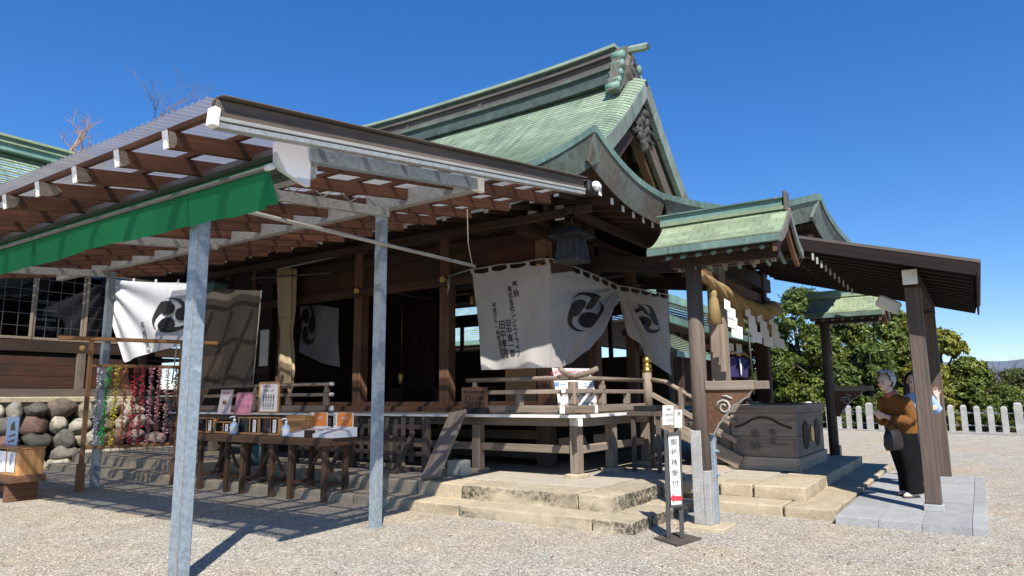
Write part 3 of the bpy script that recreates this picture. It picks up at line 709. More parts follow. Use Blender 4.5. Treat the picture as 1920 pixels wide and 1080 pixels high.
# columns, sills, beams
CY = [5.8, 7.85, 10.05, 12.4]
def column(x, y, z0, z1, w, mat='wood_brown'):
    return slab('column', (x-w/2, y-w/2, z0), (x+w/2, y+w/2, z1), mat, hall, .012)
for y in CY:
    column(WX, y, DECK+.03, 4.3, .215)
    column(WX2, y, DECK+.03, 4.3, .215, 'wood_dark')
for x in (11.35, 13.05): column(x, YC, DECK+.03, 4.3, .2)
for y in (7.85, 10.05, 12.4): column(X0, y, DECK, 4.3, .2, 'wood_dark')
def beam(a, b, w, h, mat='wood_dark', nm='beam'): return bar(nm, a, b, w, h, mat, hall)
for i in range(3):
    a, b = CY[i]+.11, CY[i+1]-.11
    beam((WX, a, 1.265), (WX, b, 1.265), .16, .12, 'wood_brown', 'sill')
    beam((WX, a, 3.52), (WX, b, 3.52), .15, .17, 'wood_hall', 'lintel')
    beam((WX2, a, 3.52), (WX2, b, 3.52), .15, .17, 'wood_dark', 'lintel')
    slab('frieze_board', (WX-.03, a, 3.61), (WX+.02, b, 4.2), 'wood_panel', hall, 0)
beam((WX-.16, 4.9, 1.20), (WX-.16, 13.2, 1.20), .11, .085, 'wood_brown', 'floor_edge')
beam((WX-.12, 5.2, 3.45), (WX-.12, 13.2, 3.45), .05, .16, 'wood_hall', 'tie_beam')
beam((WX, 4.9, 4.05), (WX, 13.3, 4.05), .2, .2, 'wood_dark')
beam((8.9, YC, 4.06), (15.5, YC, 4.06), .2, .2, 'wood_dark')
beam((WX, YC-.02, 3.52), (WX2, YC-.02, 3.52), .15, .17, 'wood_hall', 'lintel')
beam((WX2, 5.3, 4.05), (WX2, 13.3, 4.05), .2, .2, 'wood_dark')
for (px, py, w) in ((998, 393, .16), (1049, 393, .14)):
    p = onx(px, py, 8.9) if px < 1020 else ony(px, py, 5.0)
    for dz in (.07, -.09): slab('beam_nose_end', (p.x-.02, p.y-.075, p.z+dz-.07), (p.x+.02, p.y+.075, p.z+dz+.07), 'white_paint', hall)
    bar('beam_nose', (p.x+.02, p.y, p.z), (WX, p.y+.1, p.z), .14, .3, 'wood_dark', hall)
for y in CY[:3]:
    c = V((WX-.115, y, 3.50)); MB().tube([c+V((0, 0, 0)), c+V((-.05, 0, 0))], [.085, .06], 6).build('nail_cover', 'gold', hall)
for x in (WX+.02, 9.85):
    c = V((x-.12 if x < 9.7 else x-.1, YC-.13, 3.60)); MB().tube([c, c+V((0, -.05, 0))], [.08, .055], 6).build('nail_cover', 'gold', hall)
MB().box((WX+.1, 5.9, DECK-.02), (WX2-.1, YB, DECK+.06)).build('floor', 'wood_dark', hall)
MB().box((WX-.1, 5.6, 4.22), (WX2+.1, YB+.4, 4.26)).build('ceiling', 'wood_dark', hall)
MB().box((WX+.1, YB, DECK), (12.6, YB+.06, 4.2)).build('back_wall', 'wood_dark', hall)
slab('inner_panel', (10.4, 7.1, 1.22), (11.4, 7.14, 3.2), 'wood_honey', hall); slab('inner_panel', (11.9, 7.1, 1.22), (12.15, 7.16, 3.2), 'wood_honey', hall); slab('inner_panel', (12.6, 7.3, 1.22), (14.6, 7.35, 3.2), 'wood_table', hall)
for k in range(3): slab('inner_bench', (11.6, 8.2+k*1.3, 1.22), (13.4, 8.6+k*1.3, 1.62), 'wood_dark', hall)
for i in range(3):
    a, b = CY[i]+.11, CY[i+1]-.11
    slab('side_panel', (WX2-.03, a, 1.2), (WX2+.02, b, 2.62 if i else 2.3), 'wood_dark', hall); slab('side_transom', (WX2-.03, a, 3.28), (WX2+.02, b, 3.43), 'wood_dark', hall)
    for k in range(1, 3): y = a+(b-a)*k/3; slab('side_mullion', (WX2-.04, y-.05, 2.3), (WX2+.03, y+.05, 3.43), 'wood_dark', hall)
slab('side_panel', (WX2-.03, 12.5, 1.2), (WX2+.02, 13.0, 4.2), 'wood_dark', hall)
slab('back_panel', (12.62, YB-.02, DECK), (WX2, YB+.04, 4.2), 'wood_dark', hall)
slab('inner_screen', (13.2, 7.9, 1.2), (13.26, 9.2, 3.9), 'wood_dark', hall); slab('inner_screen', (13.2, 11.2, 1.2), (13.26, 12.9, 3.9), 'wood_dark', hall)
for y in (8.9, 11.2): slab('inner_door', (WX2-.02, y-.8, 1.2), (WX2+.02, y-.1, 2.5), 'wood_dark', hall)
for px, py, X_ in ((590, 706, 11.2), (752, 708, 11.2), (886, 560, 11.8), (905, 640, 11.6)):
    p = onx(px, py, X_); MB().tube([p+V((0, 0, -.16)), p+V((0, 0, -.13)), p+V((0, 0, -.05)), p+V((0, 0, .02)), p+V((0, 0, .10)), p+V((0, 0, .14))], [.03, .07, .055, .075, .06, .015], 10).build('hanging_ornament', 'brass', hall, True); rod('ornament_cord', [p+V((0, 0, .14)), p+V((0, 0, 4.2-p.z))], .006, 'brass', hall, 5)
# deck: boards with white-painted ends, posts, ties
y = 4.45; i = 0
while y < 14.2:
    w = rnd.uniform(.24, .31); b = slab('deck_board', (8.215, y+.002, DECK-.045), (9.5, y+w-.002, DECK), 'wood_grey', hall, .003)
    slab('painted_end', (8.20, y+.003, DECK-.042), (8.214, y+w-.003, DECK-.002), 'white_paint', b, 0); y += w
x = 9.505
while x < 16.2:
    w = rnd.uniform(.24, .31); b = slab('deck_board', (x+.002, 4.465, DECK-.045), (x+w-.002, 5.75, DECK), 'wood_grey', hall, .003)
    slab('painted_end', (x+.003, 4.45, DECK-.042), (x+w-.003, 4.464, DECK-.002), 'white_paint', b, 0); x += w
for k in range(5): slab('painted_edge', (8.215+k*.258, 4.436, DECK-.044), (8.215+k*.258+.254, 4.449, DECK-.001), 'white_paint', hall, 0)
bar('corner_beam', (8.15, 4.40, DECK-.10), (8.7, 4.95, DECK-.10), .06, .10, 'white_paint', hall)
for (x, y) in ((8.5, 4.66), (8.5, 6.34), (8.5, 8.05), (8.5, 9.75), (8.5, 11.45), (8.5, 13.1), (9.5, 4.62), (10.8, 4.62), (13.6, 4.62), (15.9, 4.62)):
    slab('deck_post', (x-.07, y-.07, .36), (x+.07, y+.07, DECK-.05), 'wood_grey', hall, .008)
    stone('post_stone', (x-.13, y-.13, .25), (x+.13, y+.13, .362), 'granite_tan', hall, int(x*100+y), .003, 3, 3, 2, .02)
slab('deck_joist', (8.42, 4.75, DECK-.165), (8.54, 14, DECK-.048), 'wood_grey', hall); slab('deck_joist', (8.45, 4.56, DECK-.17), (16, 4.68, DECK-.05), 'wood_grey', hall)
for a, b in ((4.74, 6.26), (6.42, 7.97), (8.13, 9.67), (9.83, 11.37)): slab('tie_rail', (8.47, a, .62), (8.53, b, .73), 'wood_grey', hall)
slab('tie_rail', (8.575, 4.60, .62), (9.42, 4.66, .73), 'wood_grey', hall); slab('tie_rail', (9.58, 4.60, .62), (10.7, 4.66, .73), 'wood_grey', hall)
# dark crawl space under the hall with its own posts and ground beams
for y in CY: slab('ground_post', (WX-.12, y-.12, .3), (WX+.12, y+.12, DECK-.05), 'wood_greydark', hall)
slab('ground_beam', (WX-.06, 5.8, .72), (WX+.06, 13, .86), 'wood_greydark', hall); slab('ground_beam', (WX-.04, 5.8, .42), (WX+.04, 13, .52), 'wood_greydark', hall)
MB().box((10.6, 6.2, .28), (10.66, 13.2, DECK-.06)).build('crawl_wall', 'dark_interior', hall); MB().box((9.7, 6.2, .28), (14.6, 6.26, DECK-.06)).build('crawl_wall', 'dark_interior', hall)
# balustrade
def rails(axis, fixed, a, b, posts, far_end=False):
    P = (lambda t, z: V((fixed, t, z))) if axis == 'y' else (lambda t, z: V((t, fixed, z)))
    bar('bottom_rail', P(a, 1.225), P(b, 1.225), .075, .10, 'wood_grey', hall); bar('middle_rail', P(a, 1.465), P(b, 1.465), .06, .06, 'wood_grey', hall)
    rod('top_rail', [P(a, 1.65), P(b, 1.65)], .034, 'wood_grey', hall, 10)
    for t in posts:
        p = P(t, 0); slab('baluster', (p.x-.045, p.y-.045, 1.275), (p.x+.045, p.y+.045, 1.435), 'wood_grey', hall)
    for t in posts[::2]:
        p = P(t, 0); slab('baluster_cap', (p.x-.04, p.y-.04, 1.496), (p.x+.04, p.y+.04, 1.565), 'wood_grey', hall); slab('baluster_cap', (p.x-.03, p.y-.03, 1.566), (p.x+.03, p.y+.03, 1.62), 'wood_grey', hall)
rails('y', 8.37, 4.62, 6.46, [6.30, 5.50]); rails('y', 8.37, 9.50, 13.9, [9.58, 10.6, 11.6, 12.6, 13.6])
rails('x', 4.62, 8.37+.05, 10.76, [9.25, 10.1])
slab('corner_baluster', (8.31, 4.56, 1.275), (8.43, 4.68, 1.60), 'wood_grey', hall, .02)
MB().tube([(8.37, 4.86, 1.66), (8.37, 4.62, 1.665), (8.37, 4.40, 1.70), (8.37, 4.24, 1.77)], [.036, .038, .038, .036], 10).build('upturned_rail_end', 'wood_grey', hall, True)
MB().tube([(8.62, 4.62, 1.668), (8.37, 4.62, 1.672), (8.17, 4.62, 1.70), (8.02, 4.62, 1.765)], [.036, .038, .038, .036], 10).build('upturned_rail_end', 'wood_grey', hall, True)
bar('rail_end', (8.37, 4.61, 1.225), (8.37, 4.28, 1.225), .077, .102, 'wood_grey', hall); bar('rail_end', (8.36, 4.62, 1.223), (8.06, 4.62, 1.223), .077, .102, 'wood_grey', hall)
bar('painted_rail_end', (8.37, 4.28, 1.225), (8.37, 4.268, 1.225), .08, .105, 'white_paint', hall); bar('painted_rail_end', (8.06, 4.62, 1.223), (8.047, 4.62, 1.223), .08, .105, 'white_paint', hall)
bar('rail_end', (8.37, 4.61, 1.465), (8.37, 4.33, 1.475), .062, .062, 'wood_grey', hall); bar('rail_end', (8.36, 4.62, 1.463), (8.10, 4.62, 1.475), .062, .062, 'wood_grey', hall)
bar('painted_rail_end', (8.10, 4.62, 1.475), (8.088, 4.62, 1.475), .066, .066, 'white_paint', hall)
for z, s in ((1.65, .034), (1.465, .06), (1.225, .09)): 
    bar('painted_rail_end', (8.37, 9.50, z), (8.37, 9.40, z), .066 if s > .04 else .07, s+.008 if s > .04 else .07, 'white_paint', hall, ch=.02)
for x in (10.82, 13.6):
    nw = rod('newel_post', [(x, 4.57, DECK), (x, 4.57, 1.80)], .078, 'wood_grey', hall, 12)
    prf = [(1.79, .088), (1.83, .09), (1.84, .075), (1.88, .078), (1.90, .088), (1.915, .07), (1.93, .05), (1.945, .075), (1.99, .082), (2.03, .06), (2.06, .02)]
    MB().tube([(x, 4.57, z) for z, _ in prf], [r_ for _, r_ in prf], 14).build('gilt_finial', 'gold', nw, True)
    rod('stair_rail', [(x, 4.5, 1.66), (x, 4.25, 1.62), (x, 3.15, .98)], .036, 'wood_grey', hall, 10)
    bar('stair_rail', (x, 4.5, 1.42), (x, 3.15, .70), .06, .075, 'wood_grey', hall); bar('stair_string', (x, 4.5, 1.06), (x, 3.1, .38), .08, .2, 'wood_grey', hall)
    for yy, z in ((4.0, .86), (3.5, .62)): slab('stair_baluster', (x-.035, yy-.035, z), (x+.035, yy+.035, z+.66), 'wood_grey', hall)
for k in range(5): slab('stair_tread', (10.86, 3.25+k*.25, .30+.17*k+.09), (13.56, 3.55+k*.25, .30+.17*k+.15), 'wood_greydark', hall)
# porch columns on stone pads
for (px, py, X) in ((1352, 700, 11.05), (1430, 650, 13.7)):
    p = onx(px, py, X); w = .25 if X < 12 else .24
    slab('porch_column', (p.x-w/2, p.y-w/2, .33), (p.x+w/2, p.y+w/2, 3.75), 'wood_grey' if X < 12 else 'wood_hall', hall, .03)
    stone('post_stone', (p.x-.24, p.y-.24, .2), (p.x+.24, p.y+.24, .335), 'granite_tan', hall, int(X*7), .003, 3, 3, 2, .02)
PCY = onx(1352, 700, 11.05).y
beam((10.3, PCY, 3.55), (14.3, PCY-.0, 3.55), .2, .26); beam((10.3, PCY, 3.22), (14.3, PCY, 3.22), .16, .18, 'wood_brown')
for x in (11.05, 13.7): beam((x, PCY, 3.5), (x, YC, 3.8), .16, .26)
for k in range(5): slab('bracket_block', (10.6+k*.8, PCY-.12, 3.68), (10.8+k*.8, PCY+.12, 3.82), 'wood_dark', hall)
# ================================================================== STEEL AND TIMBER CANOPY (lean-to against the hall)
CX0, CX1, CY0, CY1 = 2.45, 7.75, 3.93, 14.0
SL = .157
def cz(x): return 3.31+SL*(x-CX0)
can = thing('lean_to_canopy', (5.64, 8, 0), 'long lean-to canopy of brown rafters and smoked corrugated sheet on galvanised posts', 'canopy')
def gpost(x, y, z1, w, nm='steel_post'):
    """lipped channel post: two flanges and a web with a seam"""
    mb = MB(); mb.box((x-w/2, y-w/2, 0), (x+w/2, y+w/2, z1), None, .012); o = mb.build(nm, 'galvanised', can)
    MB().box((x-w/2-.004, y-w/2-.004, 0), (x-w/2+.006, y-w/2+.006, z1)).build('weld_seam', 'galvanised_warm', o)
    MB().box((x-w*.8, y-w*.8, -.01), (x+w*.8, y+w*.8, .012)).build('base_plate', 'galvanised_warm', o)
    return o
P2 = (5.64, 5.61)
gpost(3.2, 5.28, 3.14, .122); gpost(P2[0], P2[1], 3.56, .112); gpost(5.78, 12.1, 3.56, .115)
bar('main_beam', (5.64, 4.24, 3.655), (5.64, 13.7, 3.655), .10, .20, 'galvanised_warm', can)
bar('main_beam', (5.64, 4.18, 3.655), (5.64, 4.238, 3.655), .16, .21, 'white_paint', can, ch=.004)
bar('cross_beam', (3.40, 4.22, 3.29), (5.60, 4.22, 3.62), .09, .115, 'galvanised', can)
bar('cross_beam', (3.2, 5.46, 3.25), (5.58, 5.46, 3.50), .07, .10, 'galvanised_warm', can)
bar('cross_beam', (3.2, 12.1, 3.28), (5.7, 12.1, 3.52), .07, .11, 'galvanised_warm', can); bar('cross_beam', (3.2, 8.8, 3.28), (5.6, 8.8, 3.55), .07, .11, 'galvanised_warm', can)
bar('front_beam', (3.45, 4.2, 3.18), (3.45, 13.4, 3.18), .09, .12, 'galvanised_warm', can)
zz = [V((3.3+i*.19, 5.46, (3.32 if i % 2 else 3.44)+.105*i*.19)) for i in range(12)]
rod('lattice_wire', zz, .008, 'galvanised_warm', can, 5)
# rafters with white ends (spacing measured along the eave), purlins, sheet
ends = [onx(x, y, CX0).y for x, y in ((312, 262), (217, 290), (140, 316), (75, 340), (12, 362))]
sp = (ends[-1]-ends[0])/4
RY = [ends[0]-sp*.98]+[ends[0]+sp*k for k in range(18) if ends[0]+sp*k < CY1]
for y in RY[1:]:
    r_ = bar('rafter', (CX0, y, cz(CX0)-.125), (CX1-.1, y, cz(CX1-.1)-.125), .055, .125, 'wood_red', can)
    bar('painted_end', (CX0-.012, y, cz(CX0)-.127), (CX0, y, cz(CX0)-.125), .06, .13, 'white_paint', r_, ch=.002)
    wl = rnd.uniform(.08, .2); hz_ = cz(CX0)-.125
    MB().prism([(CX0, y-.0285, hz_-.06), (CX0+wl*.5, y-.0285, hz_-.06+SL*wl*.5), (CX0+wl*rnd.uniform(.5, 1), y-.0285, hz_-.02), (CX0+wl*rnd.uniform(.6, 1.3), y-.0285, hz_+.02), (CX0+wl*rnd.uniform(.4, .9), y-.0285, hz_+.06), (CX0, y-.0285, hz_+.06)], (0, -.002, 0)).build('weathered_tip', 'wood_grey', r_)
x = CX0+.06
while x < CX1:
    bar('purlin', (x, CY0+.05, cz(x)-.04), (x, CY1, cz(x)-.04), .045, .045, 'wood_red', can); x += .47
mb = MB(); nw = int((CY1-CY0)/.016)
mb.grid(lambda u, v: V((CX0-.10+(CX1+.12-CX0)*v, CY0-.04+(CY1-CY0)*u, cz(CX0-.1+(CX1+.12-CX0)*v)+.011*math.sin((CY1-CY0)*u/.076*2*pi))), nw, 1)
mb.build('corrugated_sheet', 'smoked_sheet', can, True)
# verge: brown board, sheet flashing and a pale double moulding
def vb(nm, y, dz, w, h, mat, ch=.004, a=CX0-.03, b=7.45): return bar(nm, (a, y, cz(a)+dz), (b, y, cz(b)+dz), w, h, mat, can, ch=ch)
vb('verge_board', CY0-.01, -.055, .06, .12, 'wood_greydark'); vb('verge_flashing', CY0-.03, .018, .13, .012, 'copper_brown')
vb('verge_moulding', CY0-.03, -.132, .07, .028, 'alu_pale' if 'alu_pale' in MATS else 'pipe_grey'); vb('verge_moulding', CY0-.02, -.172, .075, .040, 'galvanised_warm')
bar('verge_end', (CX0-.045, CY0-.02, cz(CX0)-.19), (CX0-.035, CY0-.02, cz(CX0)-.06), .08, .05, 'white_paint', can)
MB().box((7.47, CY0-.10, cz(7.5)-.16), (7.72, CY0+.03, cz(7.5)-.0), None, .02).build('wrapped_beam_end', 'black', can)
MB().ell((7.60, CY0-.14, cz(7.5)-.07), (.10, .05, .065), 7, 5).build('plastic_wrap', 'box_white', can)
# awning box with green blind
aw = thing('retractable_awning', (3.1, 7, 3.0), 'rolled green fabric awning with grey cassette and white end cap', 'awning')
AY0, AY1 = 4.24, 13.
zc = 3.20
mb = MB(); prf = [(3.14, 3.185), (3.11, 3.215), (3.13, 3.275), (3.26, 3.325), (3.42, 3.325), (3.42, 3.20), (3.30, 3.165)]
mb.loft([[V((x, y, z)) for x, z in prf] for y in (AY0, AY1)]); mb.build('cassette', 'alu_grey', aw)
cap = [(3.10, 3.30), (3.16, 3.345), (3.40, 3.345), (3.425, 3.33), (3.425, 3.035), (3.36, 3.045), (3.16, 3.10), (3.11, 3.14)]
MB().prism([(x, AY0-.05, z) for x, z in cap], (0, .045, 0)).build('end_cap', 'plastic_white', aw)
bar('bracket', (3.45, AY0-.01, 3.17), (3.45, AY0-.01, 3.36), .05, .11, 'plastic_white', aw, (1, 0, 0))
FX = 3.02
fb = onx(506, 316, FX); vbm = onx(500, 384, FX); FY0 = onx(505, 350, FX).y
def fab(u, v):
    y = FY0+(AY1-FY0)*u; sag = .008*sin(y*4)+.003*sin(y*13+1)
    if v < .35:
        t = v/.35; return V((3.16+(FX-3.16)*t, y+(AY0+.06-FY0)*(1-t)*max(0, 1-u*30), 3.19+(fb.z-3.19)*t-.02*sin(pi*t)))
    t = (v-.35)/.65; return V((FX+.03*t*t+.03*sin(y*1.7)*t, y+.10*t*max(0, 1-u*14), fb.z+(vbm.z-fb.z)*t+sag*t))
MB().grid(fab, 120, 12).build('green_blind', 'green_fabric', aw, True)
MB().grid(lambda u, v: V((FX+.004+.10*u*v, FY0+.02+.10*v*(1-u), fb.z+(vbm.z-fb.z)*v+.03*u*v)), 4, 8).build('blind_fold', 'green_fabric', aw, True)
for k in range(6):
    yy = FY0+1.05+k*1.4; MB().box((FX-.002, yy, vbm.z+.02), (FX+.001, yy+.012, fb.z-.03)).build('blind_seam', 'green_fabric', aw)
rod('front_bar', [(FX-.02, FY0-.02, fb.z), (FX-.02, AY1, fb.z)], .02, 'bar_grey', aw)
MB().tube([(FX-.02, FY0-.06, fb.z), (FX-.02, FY0+.02, fb.z)], .024, 10).build('bar_end', 'plastic_white', aw, True)
# loose pipe under the canopy, hung by wires
p0, p1 = ony(462, 396, 5.50), ony(890, 499, 5.50)
z = (p0.z+p1.z)/2
pipe = tag(rod('hanging_pipe', [(p0.x, 5.50, p0.z), (p1.x, 5.50, p1.z)], .022, 'pipe_grey', None, 10), 'long grey pipe slung horizontally past the middle steel post', 'pipe')
tag(rod('hanging_wire', [(p1.x-.05, 5.5, p1.z), (p1.x-.12, 5.52, p1.z+.3), (p1.x-.1, 5.55, cz(7)-.1)], .006, 'beige_plastic', None, 5), 'thin beige cord hanging down to the end of the grey pipe', 'cord')
tag(MB().box((3.9, 8.9, 3.42), (3.98, 10.9, 3.47)).build('fluorescent_fixture', 'plastic_white'), 'white strip lamp housing under the canopy behind the green blind', 'lamp')
# white vinyl pipes under the eave of the hall
for i, (a, b) in enumerate((((520, 505), (860, 430)), ((470, 522), (620, 512)))):
    q0, q1 = onx(*a, 9.0), onx(*b, 9.0)
    tag(rod('conduit_pipe', [q0, q1], .02, 'wood_greydark' if i else 'pipe_grey', None, 8), ('pale conduit pipe running along the dark beam under the eave', 'short thin conduit above the tied tan curtain')[i], 'pipe')

# ================================================================== CLOTH HANGINGS
def tomoe(fn, mat, parent, R, asp=1., rot=0., name='crest_comma'):
    """three-comma crest laid on a cloth surface; fn(a, b) maps crest coordinates to space"""
    for k in range(3):
        th0 = rot+2*pi*k/3; n = 16; outer = []; inner = []
        for i in range(n+1):
            t = i/n; a = th0+t*radians(122); ro = .97; ri = .97-.62*(1-t)**1.9
            ro -= .0; ri = min(ri, ro-.015)
            outer.append((ro*cos(a), ro*sin(a))); inner.append((ri*cos(a), ri*sin(a)))
        hc = (.52*cos(th0+.02), .52*sin(th0+.02)); head = [(hc[0]+.39*cos(th0+pi+w), hc[1]+.39*sin(th0+pi+w)) for w in [pi*j/10 for j in range(11)]]
        pts = outer+inner[::-1]; vs = [fn(p[0]*R, p[1]*R*asp) for p in pts]; m_ = len(vs)
        fs = [(i, i+1, m_-2-i, m_-1-i) for i in range(n)]
        mb = MB(); mb.add(vs, fs)
        hv = [fn(hc[0]*R, hc[1]*R*asp)]+[fn((hc[0]+.385*cos(w))*R, (hc[1]+.385*sin(w))*R*asp) for w in [2*pi*j/20 for j in range(20)]]
        mb.add([h+OFFN for h in hv], [(0, 1+j, 1+(j+1) % 20) for j in range(20)])
        me = bpy.data.meshes.new(name); me.from_pydata(mb.v, [], mb.f); me.materials.append(MATS[mat]); link(name, me, parent)
# --- the big curtain wrapped round the near corner of the hall
CXP, CYP = 9.40, 5.60
L0, Lc = onx(887, 512, CXP), onx(1031, 498, CXP)
zt, zb = 3.54, 1.85
curt = thing('crest_curtain', (CXP, CYP, zb), 'large off-white curtain with black lettering and crests round the near hall corner', 'curtain')
def scal(t, n): return -.035*abs(sin(pi*n*t))
def cA(u, v):     # u: 0 left .. 1 corner ; v 0 top .. 1 bottom
    y = L0.y+(CYP-L0.y)*u; yb = y-.22*v*(1-u)
    z = zt+scal(u, 4)*(1-v)**4+(zb-zt)*v+.02*(1-u)*v*0
    b = (.018*sin(u*17+v*5)*v+.022*sin(u*8-v*7)+.02*sin((u+v)*6))*min(1, (1-u)*4); return V((CXP-.02+b+.04*u**6, yb-.02*u**6, z))
gx, gz = ony(1157, 550, CYP).x, 3.42
botA = [ony(*p, CYP) for p in ((1031, 690), (1050, 688), (1075, 679), (1100, 655), (1122, 622), (1140, 590), (1152, 566))]
def bez(pts, t):
    s = t*(len(pts)-1); i = min(int(s), len(pts)-2); return pts[i].lerp(pts[i+1], s-i)
def cB(u, v):
    top = V((CXP+.02+(gx-CXP)*u, CYP, zt+(gz-zt)*u**2+scal(u, 7)*(1-v)**4)); bot = bez(botA, u)
    p = top.lerp(bot, v); dx, dz = gx-p.x, p.z-(gz+.05)
    ang = math.atan2(-dz, dx+.05); rr = math.hypot(dx, dz)
    f = .062*sin(ang*26+.6*sin(ang*7))*min(1, rr/.7)*max(0, (min(1, u*2.2)))*min(1, v*2.5)
    return p+V((0, -.02-f-.05*v*u, 0))
rt, rb = ony(1250, 562, CYP), ony(1258, 705, CYP)
botB = [ony(*p, CYP) for p in ((1162, 568), (1170, 598), (1183, 630), (1200, 655), (1222, 678), (1240, 694), (1257, 705))]
def cC(u, v):
    top = V((gx+.03+(rt.x-gx)*u, CYP, gz+(3.55-gz)*u**.7+scal(u, 5)*(1-v)**4)); bot = bez(botB, u)
    p = top.lerp(bot, v); dx, dz = p.x-gx, gz+.05-p.z; ang = math.atan2(dz, dx+.05); rr = math.hypot(dx, dz)
    f = .07*sin(ang*24)*min(1, rr/.7)*min(1, v*2.5)*min(1, (1-u)*1.5+.2)
    return p+V((0, -.02-f, 0))
for nm, fn in (('left_panel', cA), ('gathered_panel', cB), ('far_panel', cC)):
    MB().grid(fn, 70, 40).build(nm, 'cloth_white', curt, True)
for i in range(5): y = L0.y+(CYP-L0.y)*i/4; slab('hanging_loop', (CXP-.03, y-.03, zt-.02), (CXP-.01, y+.03, zt+.07), 'cloth_white', curt, 0)
for i in range(1, 8): x = CXP+(gx-CXP)*i/7; z = zt+(gz-zt)*(i/7)**2; slab('hanging_loop', (x-.03, CYP-.03, z-.02), (x+.03, CYP-.01, z+.08), 'cloth_white', curt, 0)
for i in range(0, 6): x = gx+.05+(rt.x-gx)*i/5; z = gz+(3.55-gz)*(i/5)**.7; slab('hanging_loop', (x-.03, CYP-.03, z-.02), (x+.03, CYP-.01, z+.08), 'cloth_white', curt, 0)
rp = [V((CXP-.03, onx(846, 516, CXP).y, 3.53))]+[V((CXP-.03, L0.y+(CYP-.05-L0.y)*t/8, zt+.06-.01*sin(pi*t/2))) for t in range(9)]+[V((CXP+(gx-CXP)*t/7, CYP-.03, zt+.065+(gz-zt)*(t/7)**2)) for t in range(1, 8)]+[V((gx+(rt.x-gx)*t/5, CYP-.03, gz+.065+(3.55-gz)*(t/5)**.7)) for t in range(1, 6)]
rod('hanging_rope', rp, .011, 'pipe_grey', curt, 6)
kx = V((CXP-.05, rp[0].y, 3.53)); rod('rope_end', [kx, kx+V((0, .01, -.2)), kx+V((0, .05, -.33)), kx+V((0, .02, -.2)), kx+V((0, .06, -.05))], .012, 'pipe_grey', curt, 5)
OFFN = V((-.002, 0, 0))
LETA = L0.y-CYP; 
def onA(py, z):   # a point given by real y and z on the left panel, lifted off the cloth
    v = (z-zt)/(zb-zt); u = (L0.y+.0-py-.22*v*1.0+.0)/(L0.y-CYP-.22*v) if False else None
    # y = L0.y + (CYP-L0.y) u - .22 v (1-u)
    u = (py-L0.y+.22*v)/((CYP-L0.y)+.22*v); q = cA(max(0, min(1, u)), v); return V((q.x-.012, py, z))
def vtext(body, px, py0, py1, fn_plane=CXP, mat='ink', size=None, parent=curt, wide=1.):
    a = onx(px[0], py0, fn_plane); b = onx(px[1], py1, fn_plane); n = len(body); step = (a-b).length/n
    vs, fs = text_mesh(body, step*.84 if size is None else size, True, .0015)
    zs = [p.y for p in vs]; zmax, zmin = max(zs), min(zs); out = []
    for p in vs:
        t = (zmax-p.y)/(zmax-zmin); c = a.lerp(b, t); out.append(onA(c.y-p.x*wide, c.z))
    me = bpy.data.meshes.new('lettering'); me.from_pydata([tuple(p) for p in out], [], fs); me.materials.append(MATS[mat]); return link('lettering', me, parent)
vtext('奉納', (968, 971), 527, 557); vtext('株式会社シンエイライフ', (957, 974), 537, 668); vtext('田中進一郎', (955, 964), 600, 669); vtext('田中孝昌', (944, 951), 602, 671); vtext('平成三十一年四月吉日', (929, 943), 568, 672)
OFFN = V((0, -.002, 0))
def crestB(fnc, cu, cv, su, sv):
    def f(a, b): return fnc(max(0, min(1, cu+a*su)), max(0, min(1, cv-b*sv)))+V((-.006, -.022, 0))
    return f
tomoe(crestB(cB, .47, .47, .24, .25), 'ink', curt, 1., 1.0, rot=.6); tomoe(crestB(cC, .56, .40, .22, .22), 'ink', curt, 1., 1., rot=.2)

# --- white curtain tied back on the far left
lc = thing('tied_curtain', (8.3, 12.6, 1.9), 'white crest curtain pulled to one side behind the strand rack', 'curtain')
LX = 8.1
tl = [onx(*p, LX) for p in ((188, 520), (240, 527), (295, 530), (352, 530))]; bl = [onx(*p, LX) for p in ((203, 585), (231, 680), (285, 660), (346, 648))]
def cL(u, v):
    p = bez(tl, u).lerp(bez(bl, u), v); g = tl[0]; d = math.atan2(p.z-g.z, g.y-p.y+.02)
    return p+V((-.05*sin(d*22)*min(1, (g-p).length/.5)*(1-.5*u), 0, 0))
MB().grid(cL, 50, 30).build('cloth', 'cloth_left', lc, True)
for t in (.15, .4, .65, .9): q = bez(tl, t); slab('hanging_loop', (q.x-.01, q.y-.03, q.z-.02), (q.x+.01, q.y+.03, q.z+.07), 'cloth_left', lc, 0)
OFFN = V((-.002, 0, 0))
tomoe(lambda a, b: cL(max(0, min(1, .86+a*.21)), max(0, min(1, .5-b*.27)))+V((-.03, 0, 0)), 'ink', lc, 1.)
def ltext(body, x, y0, y1):
    a, b = onx(x, y0, LX-.12), onx(x+8, y1, LX-.12); vs, fs = text_mesh(body, .19, True, .004); zs = [p.y for p in vs]; zm, zn = max(zs), min(zs)
    me = bpy.data.meshes.new('lettering'); me.from_pydata([tuple(a.lerp(b, (zm-p.y)/(zm-zn))+V((0, -p.x, 0))) for p in vs], [], fs); me.materials.append(MATS['ink']); link('lettering', me, lc)
ltext('長谷川', 266, 604, 645); ltext('貞九', 272, 636, 652)
